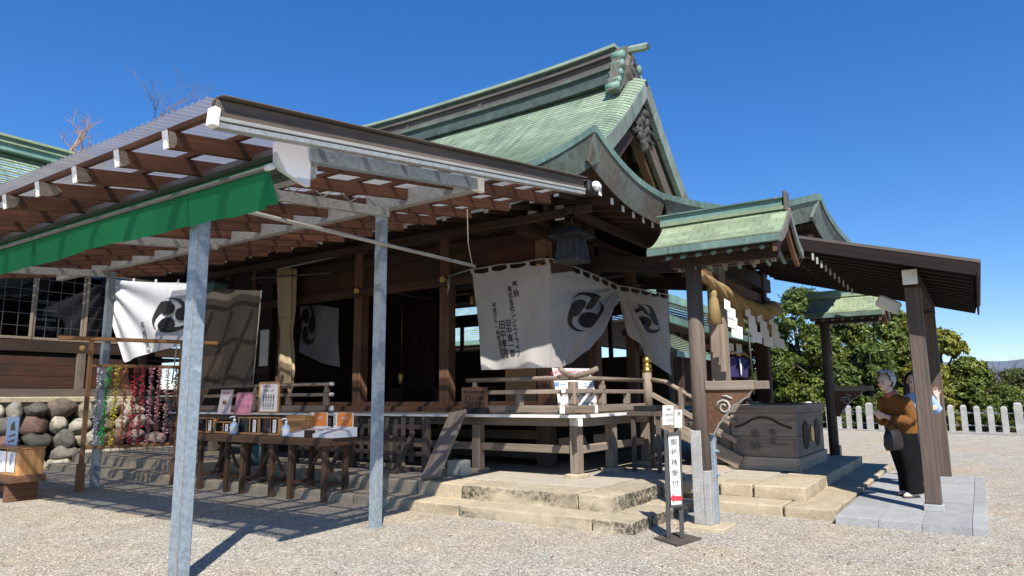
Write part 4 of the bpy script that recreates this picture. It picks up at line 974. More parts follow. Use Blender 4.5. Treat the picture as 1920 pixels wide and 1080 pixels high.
# --- mesh net beside it, with its pole
net = thing('shade_net', (8.3, 11.5, 1.6), 'dark see-through mesh net hanging beside the left railing', 'net')
nt0 = [onx(*p, 8.28) for p in ((350, 560), (400, 545), (440, 540), (488, 545))]; nb = [onx(*p, 8.28) for p in ((325, 735), (390, 730), (430, 727), (474, 725))]
MB().grid(lambda u, v: bez(nt0, u).lerp(bez(nb, u), v)+V((.03*sin(u*14+v*2), 0, -.05*sin(pi*u*2)**2*(1-v)*.6)), 30, 14).build('net', 'mesh_net', net, True)
rod('net_pole', [onx(346, 548, 8.2), onx(322, 720, 8.2)], .014, 'plastic_white', net, 6); rod('net_edge', [onx(490, 545, 8.26), onx(474, 725, 8.26)], .012, 'pipe_grey', net, 6)
# --- rolled tan curtain at the second column
tn = thing('rolled_curtain', (9.2, 12, 1.2), 'tan canvas curtain bunched and tied to a column', 'curtain')
c0, c1 = onx(538, 506, 9.3), onx(536, 728, 9.3)
rings = []
for k in range(25):
    t = k/24; c = c0.lerp(c1, t); w = [.26, .25, .24, .23, .20, .17, .19, .215, .22, .20][min(9, int(t*10))]
    rings.append([c+V((.5*w*sin(a)*(1+.16*sin(5*a+t*3)), w*cos(a)*(1+.14*sin(7*a+t*2)), 0)) for a in [2*pi*j/40 for j in range(40)]])
MB().loft(rings).build('cloth', 'cloth_tan', tn, True)
ct = c0.lerp(c1, .42); rod('tie_cord', [ct+V((-.13*cos(a), .2*sin(a), 0)) for a in [2*pi*j/14 for j in range(15)]], .012, 'pipe_grey', tn, 5)
for s in (-1, 1): MB().tube([c1+V((0, s*.13, .02)), c1+V((-.02, s*.16, -.12))], [.06, .035], 8).build('cloth_end', 'cloth_tan', tn, True)
# --- white crest curtain inside the hall, indoor shade painted into its cloth
ic = thing('inner_curtain', (10.25, 12, 1.9), 'dim white crest curtain seen through the open hall', 'curtain')
i0 = [onx(*p, 10.25) for p in ((562, 575), (600, 572), (635, 578))]; i1 = [onx(*p, 10.25) for p in ((562, 660), (600, 680), (637, 688))]
fi = lambda u, v: bez(i0, u).lerp(bez(i1, u), v)+V((.03*sin(u*9+v*4), 0, 0))
MB().grid(fi, 20, 14).build('cloth', 'cloth_white_shaded', ic, True)
tomoe(lambda a, b: fi(max(0, .22+a*.22), .38-b*.4)+V((-.02, 0, 0)), 'ink', ic, 1.)
def onp(x, y, P, n): d = ray(x, y); o = V((0, 0, EYE)); return o+d*((V(P)-o).dot(V(n))/d.dot(V(n)))
# ================================================================== LEFT WING WITH GLAZED SCREENS ON A BOULDER BASE
WY = 17.0
wing = thing('side_wing', (7, WY, 0), 'low dark timber wing with brown framed windows at the left', 'building')
XL, XR = 3.6, 10.4
slab('sill_beam', (XL, WY-.06, 1.50), (XR, WY+.1, 1.66), 'wood_greydark', wing); slab('rail_beam', (XL, WY-.05, 2.46), (XR, WY+.1, 2.70), 'wood_dark', wing); slab('eave_beam', (XL, WY-.02, 4.38), (XR, WY+.12, 4.6), 'wood_dark', wing)
slab('stone_cap', (XL, WY-.16, 1.36), (XR, WY+.2, 1.49), 'granite_tan', wing, .02)
pxs = [onp(x, 690, (0, WY, 0), (0, 1, 0)).x for x in (150,)][0]
posts_x = [pxs-2.74, pxs-.0, pxs+1.4]
for x in posts_x: slab('wall_post', (x-.09, WY-.05, 1.66), (x+.09, WY+.07, 2.46), 'wood_greydark', wing)
for i in range(len(posts_x)-1):
    a, b = posts_x[i]+.1, posts_x[i+1]-.1
    for k, (z0, z1) in enumerate(((1.67, 1.93), (1.935, 2.18), (2.185, 2.36))): slab('wall_board', (a, WY+.0+.004*k, z0), (b, WY+.04, z1), 'wood_panel', wing, .004)
# sliding windows: frame bars, thin glazing bars, panes
wx = [onp(x, 560, (0, WY, 0), (0, 1, 0)).x for x in (-150, -54, 66, 162)]+[9.6]
for i in range(len(wx)-1):
    a, b = wx[i], wx[i+1]; dy = .0 if i % 2 else .035
    fr = bar('window', (a, WY+dy, 2.75), (b, WY+dy, 2.75), .035, .06, 'alu_brown', wing)
    bar('frame_bar', (a, WY+dy, 4.34), (b, WY+dy, 4.34), .035, .06, 'alu_brown', fr)
    for x in (a+.03, b-.03): bar('frame_bar', (x, WY+dy, 2.78), (x, WY+dy, 4.31), .06, .034, 'alu_brown', fr, (0, 1, 0))
    for k in range(1, 4): xx = a+(b-a)*k/4; bar('glazing_bar', (xx, WY+dy, 2.78), (xx, WY+dy, 4.31), .010, .012, 'alu_grey', fr, (0, 1, 0), 0)
    for k in range(1, 6): z = 2.75+1.59*k/6; bar('glazing_bar', (a+.05, WY+dy, z), (b-.05, WY+dy, z), .010, .010, 'alu_grey', fr, (0, 0, 1), 0)
    MB().box((a+.05, WY+dy+.008, 2.77), (b-.05, WY+dy+.012, 4.32)).build('pane', 'glass', fr)
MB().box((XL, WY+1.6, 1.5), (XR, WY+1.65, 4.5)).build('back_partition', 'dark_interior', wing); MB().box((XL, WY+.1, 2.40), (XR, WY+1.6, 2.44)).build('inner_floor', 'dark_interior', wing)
q = onp(85, 600, (0, WY+1.2, 0), (0, 1, 0)); slab('inner_paper', (q.x-.26, WY+1.2, 2.75), (q.x+.24, WY+1.22, 3.75), 'paper', wing); slab('inner_carton', (q.x+.5, WY+.9, 2.55), (q.x+.95, WY+1.1, 3.05), 'paper', wing)
# copper roof of the wing
for sg in (-1, 1):
    mb = MB()
    for k in range(30):
        a, b = 3.1*k/30, 3.1*(k+1)/30
        zf = lambda d: 5.15+.44*d+.085*d*d
        mb.grid(lambda u, v, a=a, b=b: V((XL-3+9*u, 19+sg*(3.1-(a if v < .5 else b)), zf(a if v < .5 else b)+(.02 if v < .5 else 0))), 6, 1, lambda u, v, k=k: (u*9, k*.092+.004+v*.084))
    tag(mb.build('copper_tiling', 'copper_roof', wing), kind='stuff')
for z0, z1, hw, mat in ((7.30, 7.36, .34, 'copper_teal'), (7.36, 7.50, .24, 'copper_teal'), (7.50, 7.54, .30, 'copper_tile'), (7.54, 7.66, .2, 'copper_band'), (7.66, 7.72, .27, 'copper_tile')):
    MB().box((XL-3, 19-hw, z0), (8.6, 19+hw, z1)).build('ridge_course', mat, wing)
MB().box((XL-3, 15.95, 4.9), (9.6, 16.0, 5.13)).build('eave_fascia', 'copper_fascia', wing)
lk = thing('link_corridor', (11, 15.2, 0), 'dark roofed corridor joining the hall to the left wing', 'corridor')
MB().box((10.75, 13.1, .0), (10.85, 17.4, 5.0)).build('corridor_wall', 'wood_dark', lk); MB().box((9.3, 14.2, 4.62), (14.5, 17.5, 4.7)).build('corridor_ceiling', 'wood_dark', lk)
for y in (13.9, 15.0, 16.1): slab('corridor_post', (10.62, y-.07, .3), (10.74, y+.07, 4.6), 'wood_brown', lk)
slab('corridor_window', (10.70, 14.2, 2.2), (10.74, 14.75, 3.1), 'paper', lk); slab('corridor_rail', (10.64, 13.2, 2.0), (10.74, 17, 2.12), 'wood_dark', lk)
MB().prism([(9.2, 14.1, 4.71), (9.2, 17.6, 4.71), (9.2, 15.9, 5.7)], (5.4, 0, 0)).build('corridor_roof', 'copper_roof', lk)
# boulders of the base wall, each one laid by hand
bw = thing('boulder_wall', (7, WY-.1, 0), 'rough retaining wall of rounded field boulders under the left wing', 'stone wall')
def boulder(c, rx, rz, ry, seed):
    r = random.Random(seed); bm = bmesh.new(); bmesh.ops.create_icosphere(bm, subdivisions=3, radius=1.)
    ph = [(V((r.uniform(-1, 1), r.uniform(-1, 1), r.uniform(-1, 1))).normalized(), r.uniform(.62, .95)) for _ in range(16)]
    for v in bm.verts:
        p = v.co.copy()
        for n, dd in ph:
            e = p.dot(n)-dd
            if e > 0: p -= n*e*.9
        p *= 1+.10*mnoise.noise(p*2.2+V((seed, 0, 0)))+.05*mnoise.noise(p*6+V((seed, 3, 0)))
        v.co = V((p.x*rx*1.16, p.y*ry, p.z*rz*1.16))
    me = bpy.data.meshes.new('boulder'); bm.to_mesh(me); bm.free(); me.materials.append(MATS['boulder']); me.polygons.foreach_set('use_smooth', [True]*len(me.polygons))
    o = link('boulder', me, bw); o.matrix_basis = Matrix.Translation(c) @ Matrix.Rotation(r.uniform(-.25, .25), 4, 'Y')
r = random.Random(11)
for row, (z, hh) in enumerate(((1.18, .19), (.86, .19), (.54, .18), (.25, .17), (.0, .14))):
    x = 3.9+r.uniform(0, .3)+row*.13
    while x < 10.2:
        w = r.uniform(.14, .30); boulder(V((x+w, WY-.26-row*.05+r.uniform(-.04, .04), z+r.uniform(-.05, .05))), w, hh*r.uniform(.9, 1.15), r.uniform(.2, .28), int(x*100)+row); x += w*2+.005
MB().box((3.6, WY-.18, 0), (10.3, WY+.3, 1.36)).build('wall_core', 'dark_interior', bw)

# ================================================================== RACK WITH STRINGS OF FOLDED PAPER
RA, RB = onz(148, 921), onz(325, 908); rdir = (RB-RA).normalized(); rn = V((-rdir.y, rdir.x, 0))
def rk(x, y, off=0.): return onp(x, y, RA-rn*off, rn)
rack = thing('strand_rack', RA, 'wooden frame rack with a wide top bar hung with paper strands', 'rack')
def rbar(nm, a, b, w, h, mat='wood_rack', up=(0, 0, 1)): return bar(nm, a, b, w, h, mat, rack, up)
a, b = rk(109, 636), rk(408, 641); z = (a.z+b.z)/2
rbar('top_bar', V((a.x, a.y, z)), V((b.x, b.y, z)), .09, .06)
rbar('frame_post', RA+V((0, 0, .0)), V((RA.x, RA.y, z-.03)), .06, .06, up=(1, 0, 0)); rbar('frame_post', RB, V((RB.x, RB.y, z-.03)), .06, .06, up=(1, 0, 0))
rbar('post_foot', RA, RA+V((0, 0, .42)), .10, .10, up=(1, 0, 0)); rbar('post_foot', RB, RB+V((0, 0, .42)), .10, .10, up=(1, 0, 0))
z1, z2 = rk(250, 687).z, rk(245, 836).z
for zz in (z1, z2): rbar('cross_bar', V((RA.x, RA.y, zz))+rdir*.03, V((RB.x, RB.y, zz))-rdir*.03, .035, .055)
cols = [('pale grey', (.6, .62, .64)), ('green', (.03, .45, .08)), ('yellow', (.8, .6, .04)), ('orange brown', (.58, .2, .09)), ('bright red', (.62, .03, .05)), ('deep red', (.5, .02, .045)), ('mauve pink', (.62, .28, .35)), ('rose pink', (.68, .25, .28)), ('pink and white', (.72, .40, .40)), ('dark maroon', (.16, .05, .05))]
tx = [188, 205, 222, 237, 254, 269, 285, 302, 317, 332]; bx_ = [175, 190, 207, 225, 243, 258, 275, 290, 305, 319]
for i, (cn, c) in enumerate(cols):
    m, t, o = newmat('paper_'+cn.replace(' ', '_'))
    g = t.nodes.new('ShaderNodeNewGeometry'); cc = ramp(t, g.outputs['Random Per Island'], [(0, tuple(x*.5 for x in c)), (.6, c), (1, tuple(min(.8, x*1.3+.08) for x in c))]); finish(t, o, cc, .7)
    p0, p1 = rk(tx[i], 688, .05), rk(bx_[i], 834, .05); r = random.Random(50+i)
    st = rod('paper_strand', [p0+V((0, 0, .03)), p0.lerp(p1, .5), p1, p1+V((r.uniform(-.02, .02), 0, -.12))], .006, 'straw_rope', None, 5)
    tag(st, f'{cn} string of folded paper hanging on the wooden rack', 'paper string', 'strings of folded paper on the rack')
    mb = MB(); N_ = 210
    for k in range(N_):
        q = p0.lerp(p1, k/N_)+V((r.uniform(-1, 1), r.uniform(-1, 1), 0))*.018; a_ = r.uniform(0, 6.28); e = r.uniform(-.9, .9); L = r.uniform(.036, .062)
        d = V((cos(a_)*cos(e), sin(a_)*cos(e), sin(e))); s_ = d.orthogonal().normalized()*L*.28; n_ = d.cross(s_).normalized()*.012
        mb.add([q, q+d*L*.6+s_, q+d*L, q+d*L*.6-s_, q+d*L*.35+n_], [(0, 1, 4), (1, 2, 4), (2, 3, 4), (3, 0, 4)])
    f = mb.build('folded_papers', 'paper_'+cn.replace(' ', '_'), st); f['kind'] = 'stuff'
fl = rk(155, 653, .06); tag(MB().ell(fl, (.05, .05, .05), 8, 6).build('paper_flower', 'rust_flower'), 'small dried yellow flower ball under the rack top bar', 'ornament')

# ================================================================== LOW BENCH AT THE LEFT EDGE
lb = thing('low_bench', (4.6, 12.1, 0), 'low brown timber bench at the left edge of the yard', 'bench')
bz = .36; B0 = onz(88, 889, bz); BX = B0.x
slab('bench_top', (BX-.46, B0.y, bz-.09), (BX, B0.y+1.9, bz), 'wood_brown', lb)
for y in (B0.y+.18, B0.y+1.5): slab('leg', (BX-.42, y, 0), (BX-.02, y+.10, bz-.09), 'wood_brown', lb)
slab('stretcher', (BX-.25, B0.y+.28, .1), (BX-.19, B0.y+1.5, .18), 'wood_brown', lb)
cb = thing('donation_case', (BX-.2, B0.y+.5, bz), 'small orange wood case with white notice on the low bench', 'case')
slab('case_back', (BX-.05, B0.y+.05, bz), (BX-.03, B0.y+1.3, bz+.36), 'wood_honey', cb); slab('case_end', (BX-.36, B0.y+.05, bz), (BX-.052, B0.y+.075, bz+.36), 'wood_honey', cb)
slab('case_top', (BX-.38, B0.y+.04, bz+.362), (BX-.02, B0.y+1.3, bz+.385), 'wood_honey', cb); slab('case_rail', (BX-.37, B0.y+.08, bz), (BX-.345, B0.y+1.3, bz+.05), 'wood_honey', cb)
for y in (B0.y+.08, B0.y+.40): slab('case_stile', (BX-.37, y, bz+.052), (BX-.345, y+.03, bz+.36), 'wood_honey', cb)
nb_ = slab('notice', (BX-.376, B0.y+.43, bz+.04), (BX-.372, B0.y+.95, bz+.33), 'paper', cb, 0); nb2 = slab('notice', (BX-.376, B0.y+.12, bz+.05), (BX-.372, B0.y+.38, bz+.33), 'paper', cb, 0)
lettering('lettering', '知恩みくじ', .055, (BX-.379, B0.y+.69, bz+.29), (0, -1, 0), (0, 0, 1), 'blue_ink', cb); lettering('lettering', 'おみくじを引く方は\nこちらへお納めください', .034, (BX-.379, B0.y+.69, bz+.17), (0, -1, 0), (0, 0, 1), 'ink', cb)
lettering('lettering', 'みくじ', .055, (BX-.379, B0.y+.25, bz+.31), (0, -1, 0), (0, 0, 1), 'ink', cb, True)
ps = thing('picture_card', (BX-.2, B0.y+.8, bz+.39), 'blue poster card with a green hill picture standing on the case', 'poster')
pc = V((BX-.2, B0.y+.78, bz+.39)); MB().box((pc.x, pc.y-.2, pc.z), (pc.x+.012, pc.y+.2, pc.z+.42)).build('card', 'bottle_blue', ps)
MB().prism([(pc.x-.003, pc.y-.12, pc.z+.22), (pc.x-.003, pc.y+.06, pc.z+.22), (pc.x-.003, pc.y+.04, pc.z+.31), (pc.x-.003, pc.y-.05, pc.z+.36)], (.002, 0, 0)).build('green_hill', 'leaf_mid', ps)
for k in range(2): MB().prism([(pc.x-.003, pc.y-.13, pc.z+.06+k*.08), (pc.x-.003, pc.y+.1, pc.z+.04+k*.08), (pc.x-.003, pc.y+.1, pc.z+.06+k*.08), (pc.x-.003, pc.y-.13, pc.z+.10+k*.08)], (.002, 0, 0)).build('dark_wave', 'alu_grey', ps)

# ================================================================== LONG TABLE WITH CHARM BOXES
TX0, TX1, TZ = 6.48, 7.02, .865
TY0, TY1 = onx(615, 830, TX0).y, 11.1
tb = thing('trestle_table', (6.75, 9, 0), 'long dark wooden trestle table in front of the deck', 'table')
slab('table_top', (TX0, TY0, TZ-.11), (TX1, (TY0+TY1)/2-.002, TZ), 'wood_table', tb, .008); slab('table_top', (TX0, (TY0+TY1)/2+.002, TZ-.11), (TX1, TY1, TZ-.003), 'wood_table', tb, .008)
for (a, b) in ((612, 543), (513, 453), (428, 374)):
    ya, yb = onx(a, 880, TX0+.1).y+.03, onx(b, 880, TX0+.1).y-.03
    for y in (ya, yb):
        slab('leg', (TX0+.06, y-.035, 0), (TX0+.13, y+.035, TZ-.11), 'wood_table', tb); slab('leg', (TX1-.11, y-.035, .131), (TX1-.04, y+.035, TZ-.11), 'wood_table', tb)
        slab('stretcher', (TX0+.13, y-.02, .2), (TX1-.11, y+.02, .25), 'wood_table', tb)
    slab('stretcher', (TX0+.30, ya+.02, .20), (TX0+.34, yb-.02, .25), 'wood_table', tb)
    bar('brace', (TX0+.32, ya, .26), (TX0+.32, (ya+yb)/2, TZ-.12), .03, .05, 'wood_table', tb); bar('brace', (TX0+.34, yb, .26), (TX0+.34, (ya+yb)/2-.05, TZ-.12), .03, .05, 'wood_table', tb)
def ty(px, X=6.62): return onx(px, 790, X).y
def tz(py, px, X=6.62): return onx(px, py, X).z
def chest(a, b, top, label, fill, txt, door=.6):
    """glazed wooden box for charms: back, ends, lid, front frame, pane, contents and a name slip"""
    y0, y1 = ty(b), ty(a); z0, z1 = TZ+.002, TZ+top; xf, xb = 6.62, 6.72
    t = thing('charm_box', ((xf+xb)/2, (y0+y1)/2, z0), label, 'box', 'charm boxes on the table')
    slab('back_board', (xb-.015, y0, z0), (xb, y1, z1), 'wood_honey', t); slab('floor_board', (xf, y0, z0), (xb-.016, y1, z0+.014), 'wood_honey', t); slab('lid', (xf-.01, y0-.005, z1), (xb+.005, y1+.005, z1+.016), 'wood_honey', t)
    for y in (y0, y1-.014): slab('end_board', (xf, y, z0+.015), (xb-.016, y+.014, z1-.001), 'wood_honey', t)
    slab('front_rail', (xf-.012, y0, z0), (xf, y1, z0+.03), 'wood_honey', t); slab('front_stile', (xf-.012, y0+(y1-y0)*.36, z0+.031), (xf-.001, y0+(y1-y0)*.36+.02, z1-.001), 'wood_honey', t)
    MB().box((xf+.003, y0+.015, z0+.03), (xf+.006, y1-.015, z1-.002)).build('pane', 'glass_clear', t)
    s = slab('name_slip', (xf-.016, y0+.03, z0+.04), (xf-.013, y0+.03+.075, z1-.02), 'paper', t, 0); lettering('lettering', txt, .036, (xf-.018, y0+.068, z1-.035), (0, -1, 0), (0, 0, 1), 'ink', t, True)
    r = random.Random(int(a)); mb = MB()
    for k in range(70):
        q = V((r.uniform(xf+.025, xb-.035), r.uniform(y0+(y1-y0)*.38, y1-.03), z0+.02+r.uniform(0, .09))); mb.box((-.02, -.012, -.01), (.02, .012, .01), Matrix.Translation(q) @ Matrix.Rotation(r.uniform(0, 3), 4, 'Z') @ Matrix.Rotation(r.uniform(-1, 1), 4, 'X'))
    c_ = mb.build('charms', fill, t); c_['kind'] = 'stuff'
chest(371, 400, .225, 'leftmost wooden charm box, with green charms', 'leaf_mid', '御守り'); chest(402, 432, .17, 'lower charm box with pink charms beside the first', 'pink_card', 'お守')
chest(446, 484, .245, 'charm box filled with pink and white slips', 'pale_card', '恋みくじ'); chest(486, 522, .25, 'charm box with white slips under the framed notice', 'paper', 'おみくじ')
bb = thing('plain_box', (6.75, ty(545), TZ), 'plain honey coloured wooden box behind the right sanitiser bottle', 'box'); slab('front_board', (6.74, ty(559), TZ+.002), (6.76, ty(524), TZ+.27), 'wood_honey', bb); slab('lid', (6.73, ty(560), TZ+.271), (6.95, ty(523), TZ+.285), 'wood_honey', bb); slab('side_board', (6.761, ty(559), TZ+.002), (6.94, ty(559)+.016, TZ+.27), 'wood_honey', bb)
def card(name, x0, x1, y0, y1, mat, label, X=6.86, lean=.05):
    a, b = onx(x0, y0, X), onx(x1, y1, X); t = thing(name, ((X, (a.y+b.y)/2, b.z)), label, 'sign')
    mb = MB(); mb.prism([(X+lean, a.y, a.z), (X+lean, b.y, a.z), (X, b.y, b.z), (X, a.y, b.z)], (.012, 0, 0)); mb.build('card', mat, t); return t, a, b, X
t, a, b, X = card('notice_card', 410, 430, 731, 776, 'pale_card', 'pale vertical card standing behind the leftmost charm box'); lettering('lettering', '良縁祈願', .045, (X+.03, (a.y+b.y)/2, a.z-.06), (0, -1, 0), (-.05, 0, .3), 'red_ink', t); MB().ell((X+.01, (a.y+b.y)/2, (a.z+b.z)/2-.01), (.006, .055, .035), 10, 6).build('printed_emblem', 'brass', t)
t, a, b, X = card('notice_card', 440, 468, 736, 778, 'pink_card', 'mottled pink card standing behind the middle charm box'); lettering('lettering', '恋みくじ', .045, (X+.028, (a.y+b.y)/2, a.z-.1), (0, -1, 0), (-.05, 0, .3), 'paper', t)
fr = thing('framed_notice', (6.84, ty(505), TZ+.26), 'wood-framed white notice with vertical lettering on a charm box', 'sign')
a, b = onx(488, 718, 6.80), onx(521, 773, 6.80); slab('sheet', (6.80, b.y, b.z), (6.81, a.y, a.z), 'paper', fr, 0)
for y in (a.y, b.y): slab('frame_bar', (6.785, y-.014, b.z), (6.815, y+.014, a.z), 'wood_honey', fr)
for z_ in (a.z, b.z): slab('frame_bar', (6.786, b.y, z_-.014), (6.814, a.y, z_+.014), 'wood_honey', fr)
mid_ = (a.y+b.y)/2; lettering('lettering', '良縁 おみくじ', .05, (6.797, mid_, a.z-.06), (0, -1, 0), (0, 0, 1), 'red_ink', fr); lettering('lettering', '初穂料 二百円', .04, (6.797, mid_, a.z-.125), (0, -1, 0), (0, 0, 1), 'ink', fr)
for k in range(5): lettering('lettering', '心静かに願い', .042, (6.797, mid_+.12-k*.06, a.z-.17), (0, -1, 0), (0, 0, 1), 'ink', fr, True, .001)
def bottle(px, pz_, h, label):
    y = onx(px, pz_, 6.56).y; z = TZ+.002; x = 6.57; t = thing('sanitiser_bottle', (x, y, z), label, 'bottle', 'pump bottles on the table'); R_ = h*.24
    MB().tube([(x, y, z), (x, y, z+.01), (x, y, z+h*.5), (x, y, z+h*.62), (x, y, z+h*.68)], [R_*.95, R_, R_, R_*.6, R_*.35], 14).build('body', 'bottle_blue', t, True)
    MB().tube([(x, y, z+h*.1), (x, y, z+h*.45)], R_*1.02, 14, False).build('label_wrap', 'plastic_white', t, True)
    MB().loft([[V((x-R_*1.035*cos(q_), y+R_*1.035*sin(q_), zz)) for q_ in [.0, .3, .6, .9]] for zz in (z+h*.1, z+h*.33)], False).build('label_mark', 'label_blue', t)
    MB().tube([(x, y, z+h*.66), (x, y, z+h*.86)], R_*.33, 10).build('pump_collar', 'plastic_white', t, True); MB().tube([(x, y, z+h*.86), (x, y, z+h), (x-.03, y+.03, z+h*.98), (x-.05, y+.05, z+h*.93)], .011, 8).build('pump_spout', 'plastic_white', t, True)
bottle(438, 800, .27, 'pump bottle of sanitiser between two charm boxes'); bottle(535, 805, .25, 'blue pump bottle of sanitiser beside the white trays')
def tray(px0, px1, label, orange):
    y0, y1 = onx(px1, 810, 6.60).y, onx(px0, 810, 6.60).y; z = TZ+.002; t = thing('leaflet_tray', (6.7, (y0+y1)/2, z), label, 'tray', 'white leaflet trays on the table')
    mb = MB(); mb.prism([(6.53, y0, z), (6.97, y0, z), (6.97, y0, z+.13), (6.53, y0, z+.05)], (0, y1-y0, 0)); mb.build('tray_body', 'box_white', t); slab('card_back', (6.90, y0+.02, z+.12), (6.915, y1-.02, z+.33), 'paper', t, 0)
    slab('orange_panel', (6.893, y0+.025, z+.14), (6.898, y1-.10, z+.325), 'orange_card', t, 0); lettering('lettering', '御朱印帳', .043, (6.892, y1-.055, z+.315), (0, -1, 0), (0, 0, 1), 'ink', t, True); lettering('lettering', 'お授け', .05, (6.889, (y0+y1)/2-.05, z+.25), (0, -1, 0), (0, 0, 1), 'paper', t)
tray(548, 583, 'white sloping leaflet tray with orange card, left one', 0); tray(592, 632, 'white sloping leaflet tray with orange card at the table end', 0)
tag(slab('wooden_block', (6.50, onx(585, 812, 6.52).y, TZ+.002), (6.58, onx(572, 812, 6.52).y, TZ+.10), 'wood_panel'), 'small dark wooden block between the two white trays', 'block')
tag(MB().tube([(7.5, 10.3, .31), (7.5, 10.3, .62)], [.2, .24], 16).build('plastic_bucket', 'teal_bucket', None, True), 'dark teal bucket standing under the long table', 'bucket')

# ================================================================== LATTICE SCREEN, PLANK, BLOCK, BOARDS
lx = 7.98
ls = thing('lattice_screen', (lx, 8.5, .31), 'grey slatted timber screen standing before the deck', 'screen')
def ly(px): return onx(px, 820, lx).y
for px in [554+15.6*k for k in range(15)]:
    y = ly(px); slab('slat', (lx-.02, y-.042, .44+rnd.uniform(-.015, .015)), (lx, y+.042, 1.09+rnd.uniform(-.02, .02)), 'wood_greydark', ls)
for z_ in (.96, .76, .56): slab('rail', (lx+.002, ly(800), z_-.035), (lx+.045, ly(548), z_+.035), 'wood_greydark', ls)
for px in (796, 659, 552): y = ly(px); slab('screen_post', (lx-.01, y-.05, .31), (lx+.09, y+.05, 1.12), 'wood_greydark', ls)
for px in (770, 650): y = ly(px); bar('stay', (lx-.30, y, .33), (lx+.0, y-.05, .9), .06, .05, 'wood_greydark', ls); slab('foot', (lx-.4, y-.05, .306), (lx+.05, y+.05, .35), 'wood_greydark', ls)
pa, pb = (onz(791, 903, .31)+onz(821, 898, .31))/2, (onx(853, 763, 8.13)+onx(866, 790, 8.13))/2
pl = tag(bar('leaning_plank', pa+V((0, .0, .03)), pb+V((0, .0, .03)), .30, .05, 'wood_grey', None, (-1, 0, .4)), 'wide weathered plank leaning against the deck edge', 'plank')
q = onz(853, 892, .31); cbk = MB(); cbk.box((q.x-.02, q.y-.13, .305), (q.x+.2, q.y+.13, .52), None, .012); tag(cbk.build('concrete_block', 'concrete'), 'pale green concrete block beside the leaning plank', 'block')
bs = thing('warning_board', (8.28, 6.5, 1.2), 'brown wooden board with hand-painted warning on the railing end', 'sign')
a, b = onx(865, 728, 8.27), onx(913, 762, 8.27); slab('board', (8.27, b.y, b.z-.02), (8.30, a.y, a.z+.01), 'wood_table', bs)
my = (a.y+b.y)/2
for k, s in enumerate(('No entrance', '立ち入りは', 'ご遠慮下さい')): lettering('lettering', s, .082, (8.265, my, a.z-.055-k*.095), (0, -1, 0), (0, 0, 1), 'ink', bs, bold=.002, sx=.85)
slab('board_ledge', (8.26, b.y+.0, b.z-.11), (8.36, a.y-.02, b.z-.03), 'black', bs)
# notices propped behind the corner of the railing
NP, NN = V((8.72, 5.02, 0)), V((-.80, -.60, 0)).normalized(); nr = V((.60, -.80, 0))
def notice(x0, y0, x1, y1, label, lines, off, back='paper'):
    P_ = NP-NN*off; c = [onp(x, y, P_, NN) for x, y in ((x0, y0), (x1, y0+1), (x1+3, y1), (x0+4, y1))]; t = thing('notice_sheet', c[3], label, 'sign')
    MB().prism(c, -NN*.008).build('sheet', back, t)
    for (s, sz, f, mat) in lines:
        o = (c[0]+c[1])/2*(1-f)+(c[2]+c[3])/2*f; lettering('lettering', s, sz, o+NN*.001, nr, (0, 0, 1), mat, t, bold=.001)
notice(1035, 690, 1106, 708, 'narrow grey banner notice with red lettering above the railing corner', [('土曜日 御祈祷のご案内', .062, .5, 'red_ink')], .12, 'pale_card')
notice(1038, 711, 1112, 734, 'white notice with blue lettering behind the railing corner', [('第一・三　土曜', .085, .45, 'blue_ink')], .06)
notice(1044, 736, 1117, 769, 'white notice with black lettering behind the railing corner', [('受付時間のお知らせ', .055, .12, 'ink'), ('お申し込みはここで 受付中', .058, .66, 'ink')], .0)
# low black table with leaflets at the foot of the deck
st = thing('side_table', (9.95, 4.1, .3), 'low black table with notices between the deck and the steps', 'table')
slab('table_top', (9.55, 3.85, 1.10), (10.4, 4.38, 1.17), 'wood_greydark', st)
for x in (9.62, 10.33):
    for y in (3.92, 4.31): slab('leg', (x-.03, y-.03, .30), (x+.03, y+.03, 1.10), 'wood_greydark', st)
slab('stretcher', (9.62, 4.09, .5), (10.33, 4.13, .55), 'wood_greydark', st)
tag(slab('flat_box', (9.62, 3.95, 1.175), (9.98, 4.3, 1.25), 'black'), 'flat black box lying on the low black table', 'box')
for i, (x0, y0, x1, y1, lab) in enumerate(((1243, 760, 1263, 797, 'small white notice taped to the low black table'), (1265, 768, 1279, 802, 'narrow white slip hanging by the stair rail'))):
    c = [ony(x, y, 3.83) for x, y in ((x0, y0), (x1, y0), (x1, y1), (x0, y1))]; t = thing('paper_notice', c[3], lab, 'sign'); MB().prism(c, (0, .006, 0)).build('sheet', 'paper', t)
    w_ = (c[1]-c[0]).length; o = (c[0]+c[1])/2
    for k in range(4 if i == 0 else 1):
        if i == 0: lettering('lettering', ('御祈祷', 'お申込みの方は', 'こちらにご記入', 'ください')[k], .042, o+V((0, -.006, -.06-k*.075)), (1, 0, 0), (0, 0, 1), 'ink', t)
        else: lettering('lettering', '絵馬', .06, o+V((0, -.006, -.06)), (1, 0, 0), (0, 0, 1), 'ink', t)
